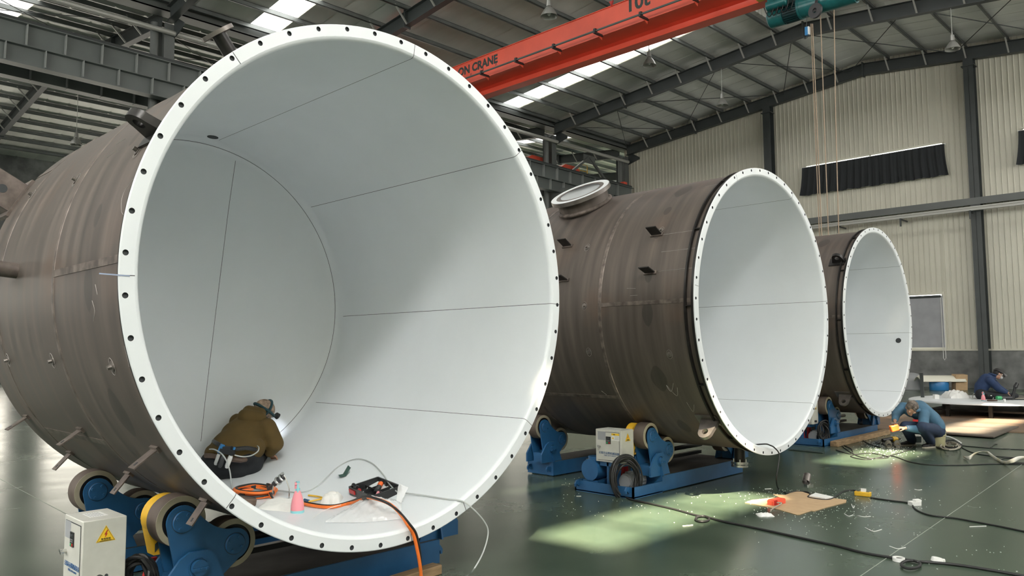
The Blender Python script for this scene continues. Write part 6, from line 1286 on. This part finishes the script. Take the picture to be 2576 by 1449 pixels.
mb = MB(); d = (_r+V((0, 0, .25))).normalized(); mb.obox(tool, (.13, .10, .085), d, V((0, 0, 1))); o = solo(mb, 'hand_tool', M['orangep'], 'orange hand tool held by the man on the bucket', 'tool', tool); bv = o.modifiers.new('bevel', 'BEVEL'); bv.width = .015; bv.segments = 2
mb = MB(); mb.tube([tool+_r*.0+V((0, 0, .05)), tool-_r*.05+V((0, 0, .075)), tool+_r*.07+V((0, 0, .08))], .010, 8); q = mb.done('guide', M['blackp'], o)
for v in q.data.vertices: v.co -= o.location

# ---- man in navy kneeling on the white disc
def PC(x, y, o=0.0): return DP(2380+x/6.036, 900+y/6.036, 19.2+o)
zt2 = zt
t = thing('person', 'man in navy clothes with head lamp and mask kneeling on the white disc', 'person', PC(540, 620))
hipA, hipB = PC(535, 560, -.12), PC(545, 540, .16); mid = PC(535, 440); chest = PC(620, 340); neck = PC(705, 275)
shA, shB = PC(660, 335, -.18), PC(670, 315, .18); elA, wrA = PC(790, 470, -.22), PC(915, 535, -.14); elB, wrB = PC(800, 450, .2), PC(925, 520, .12)
knA, knB = PC(780, 600, -.16), PC(790, 590, .18); anA, anB = PC(1060, 610, -.12), PC(600, 605, .2)
for q in (knA, knB, anA, anB): q.z = max(q.z, zt+.075)
hc = PC(790, 240); hf = (_r*.86-_f*.10-V((0, 0, .42))); hu = (_r*.38+V((0, 0, .9)))
mb = MB(); head(mb, hc, hf, hu, 1.05); mb.cap(neck, hc-V(hu).normalized()*.06, .06, .058); mb.cap(hipA, hipB, .11, .11); mb.cap((hipA+hipB)/2, mid, .13, .12); mb.cap(mid, chest, .12, .14); mb.cap(chest, neck, .10, .06); mb.cap(shA, shB, .065, .065)
for a, b, c_ in ((shA, elA, wrA), (shB, elB, wrB)): mb.cap(a, b, .05, .042); mb.cap(b, c_, .042, .029)
for a, b, c_ in ((hipA, knA, anA), (hipB, knB, anB)): mb.cap(a, b, .075, .055); mb.cap(b, c_, .055, .038)
hand(mb, wrA, _r*.8-V((0, 0, .5)), (-_r*.3-V((0, 0, .8))), .6); hand(mb, wrB, _r*.8-V((0, 0, .5)), (-_r*.3-V((0, 0, .8))), .6, 1, -1)
remesh('body', mb, M['skin'], t, .009, 3)
mb = MB(); mb.cap(PC(530, 510), mid, .155, .15); mb.cap(mid, chest, .155, .165); mb.cap(chest, PC(690, 300), .15, .10); mb.cap(shA, shB, .09, .09)
for a, b, c_ in ((shA, elA, wrA), (shB, elB, wrB)): mb.cap(a, b, .088, .075); mb.cap(b, c_.lerp(b, .12), .074, .052)
jk = remesh('work_jacket', mb, M['navy'], t, .015, 3)
mb = MB(); mb.tube([neck+_r*(.06*cos(a_))+_f*(.09*sin(a_))+V((0, 0, .03-.02*cos(a_))) for a_ in [2*pi*i/22 for i in range(22)]], .026, 8, True); mb.done('collar', M['navy'], jk)
mb = MB(); mb.cap(hipA, hipB, .14, .135)
for a, b, c_ in ((hipA, knA, anA), (hipB, knB, anB)): mb.cap(a, b, .12, .09); mb.cap(b, c_, .085, .065)
remesh('trousers', mb, M['jeans'], t, .015, 3)
mb = MB(); q = PC(645, 570, -.30); mb.obox(q, (.12, .05, .12), _r, V((0, 0, 1))); mb.done('belt_pouch', M['blackp'], t); mb = MB(); mb.obox(q-_f*.03+_r*.02, (.03, .02, .09), _r, V((0, 0, 1))); mb.done('pouch_tube', M['paper'], t)
q = V((anA.x, anA.y, zt)); shoe(t, q-_r*.02, _r, .27, 'glove')
f_, u_, r_ = basis(hf, hu); eyes(hc, f_, u_, r_, t, 1.05); R3 = Matrix((r_, f_, u_)).transposed()
mb = MB(); mb.ell(hc+u_*.04-f_*.022, (.092, .102, .088), R3); mb.ell(hc-f_*.05-u_*.01, (.085, .07, .08), R3); remesh('hair', mb, M['hair'], t, .010, 2)
mb = MB(); mb.tube([hc+u_*.045-f_*.01+r_*(.097*cos(a_))+f_*(.112*sin(a_)) for a_ in [2*pi*i/28 for i in range(28)]], .013, 8, True); mb.done('head_strap', M['blackp'], t)
mb = MB(); q = hc+f_*.13+u_*.045; mb.cyl(q, q+f_*.05-u_*.03, .028, .045, 18); mb.tube([hc+f_*.10+u_*.05, q+f_*.03], .02, 8); mb.done('head_lamp', M['grinder'], t)
mb = MB(); mb.ell(hc+f_*.088-u_*.062, (.045, .05, .042), R3); mb.tube([hc-u_*.03+r_*(.082*cos(a_))+f_*(-.005+.10*sin(a_)) for a_ in [2*pi*i/28 for i in range(28)]], .006, 6, True); mb.done('respirator', M['mask'], t)
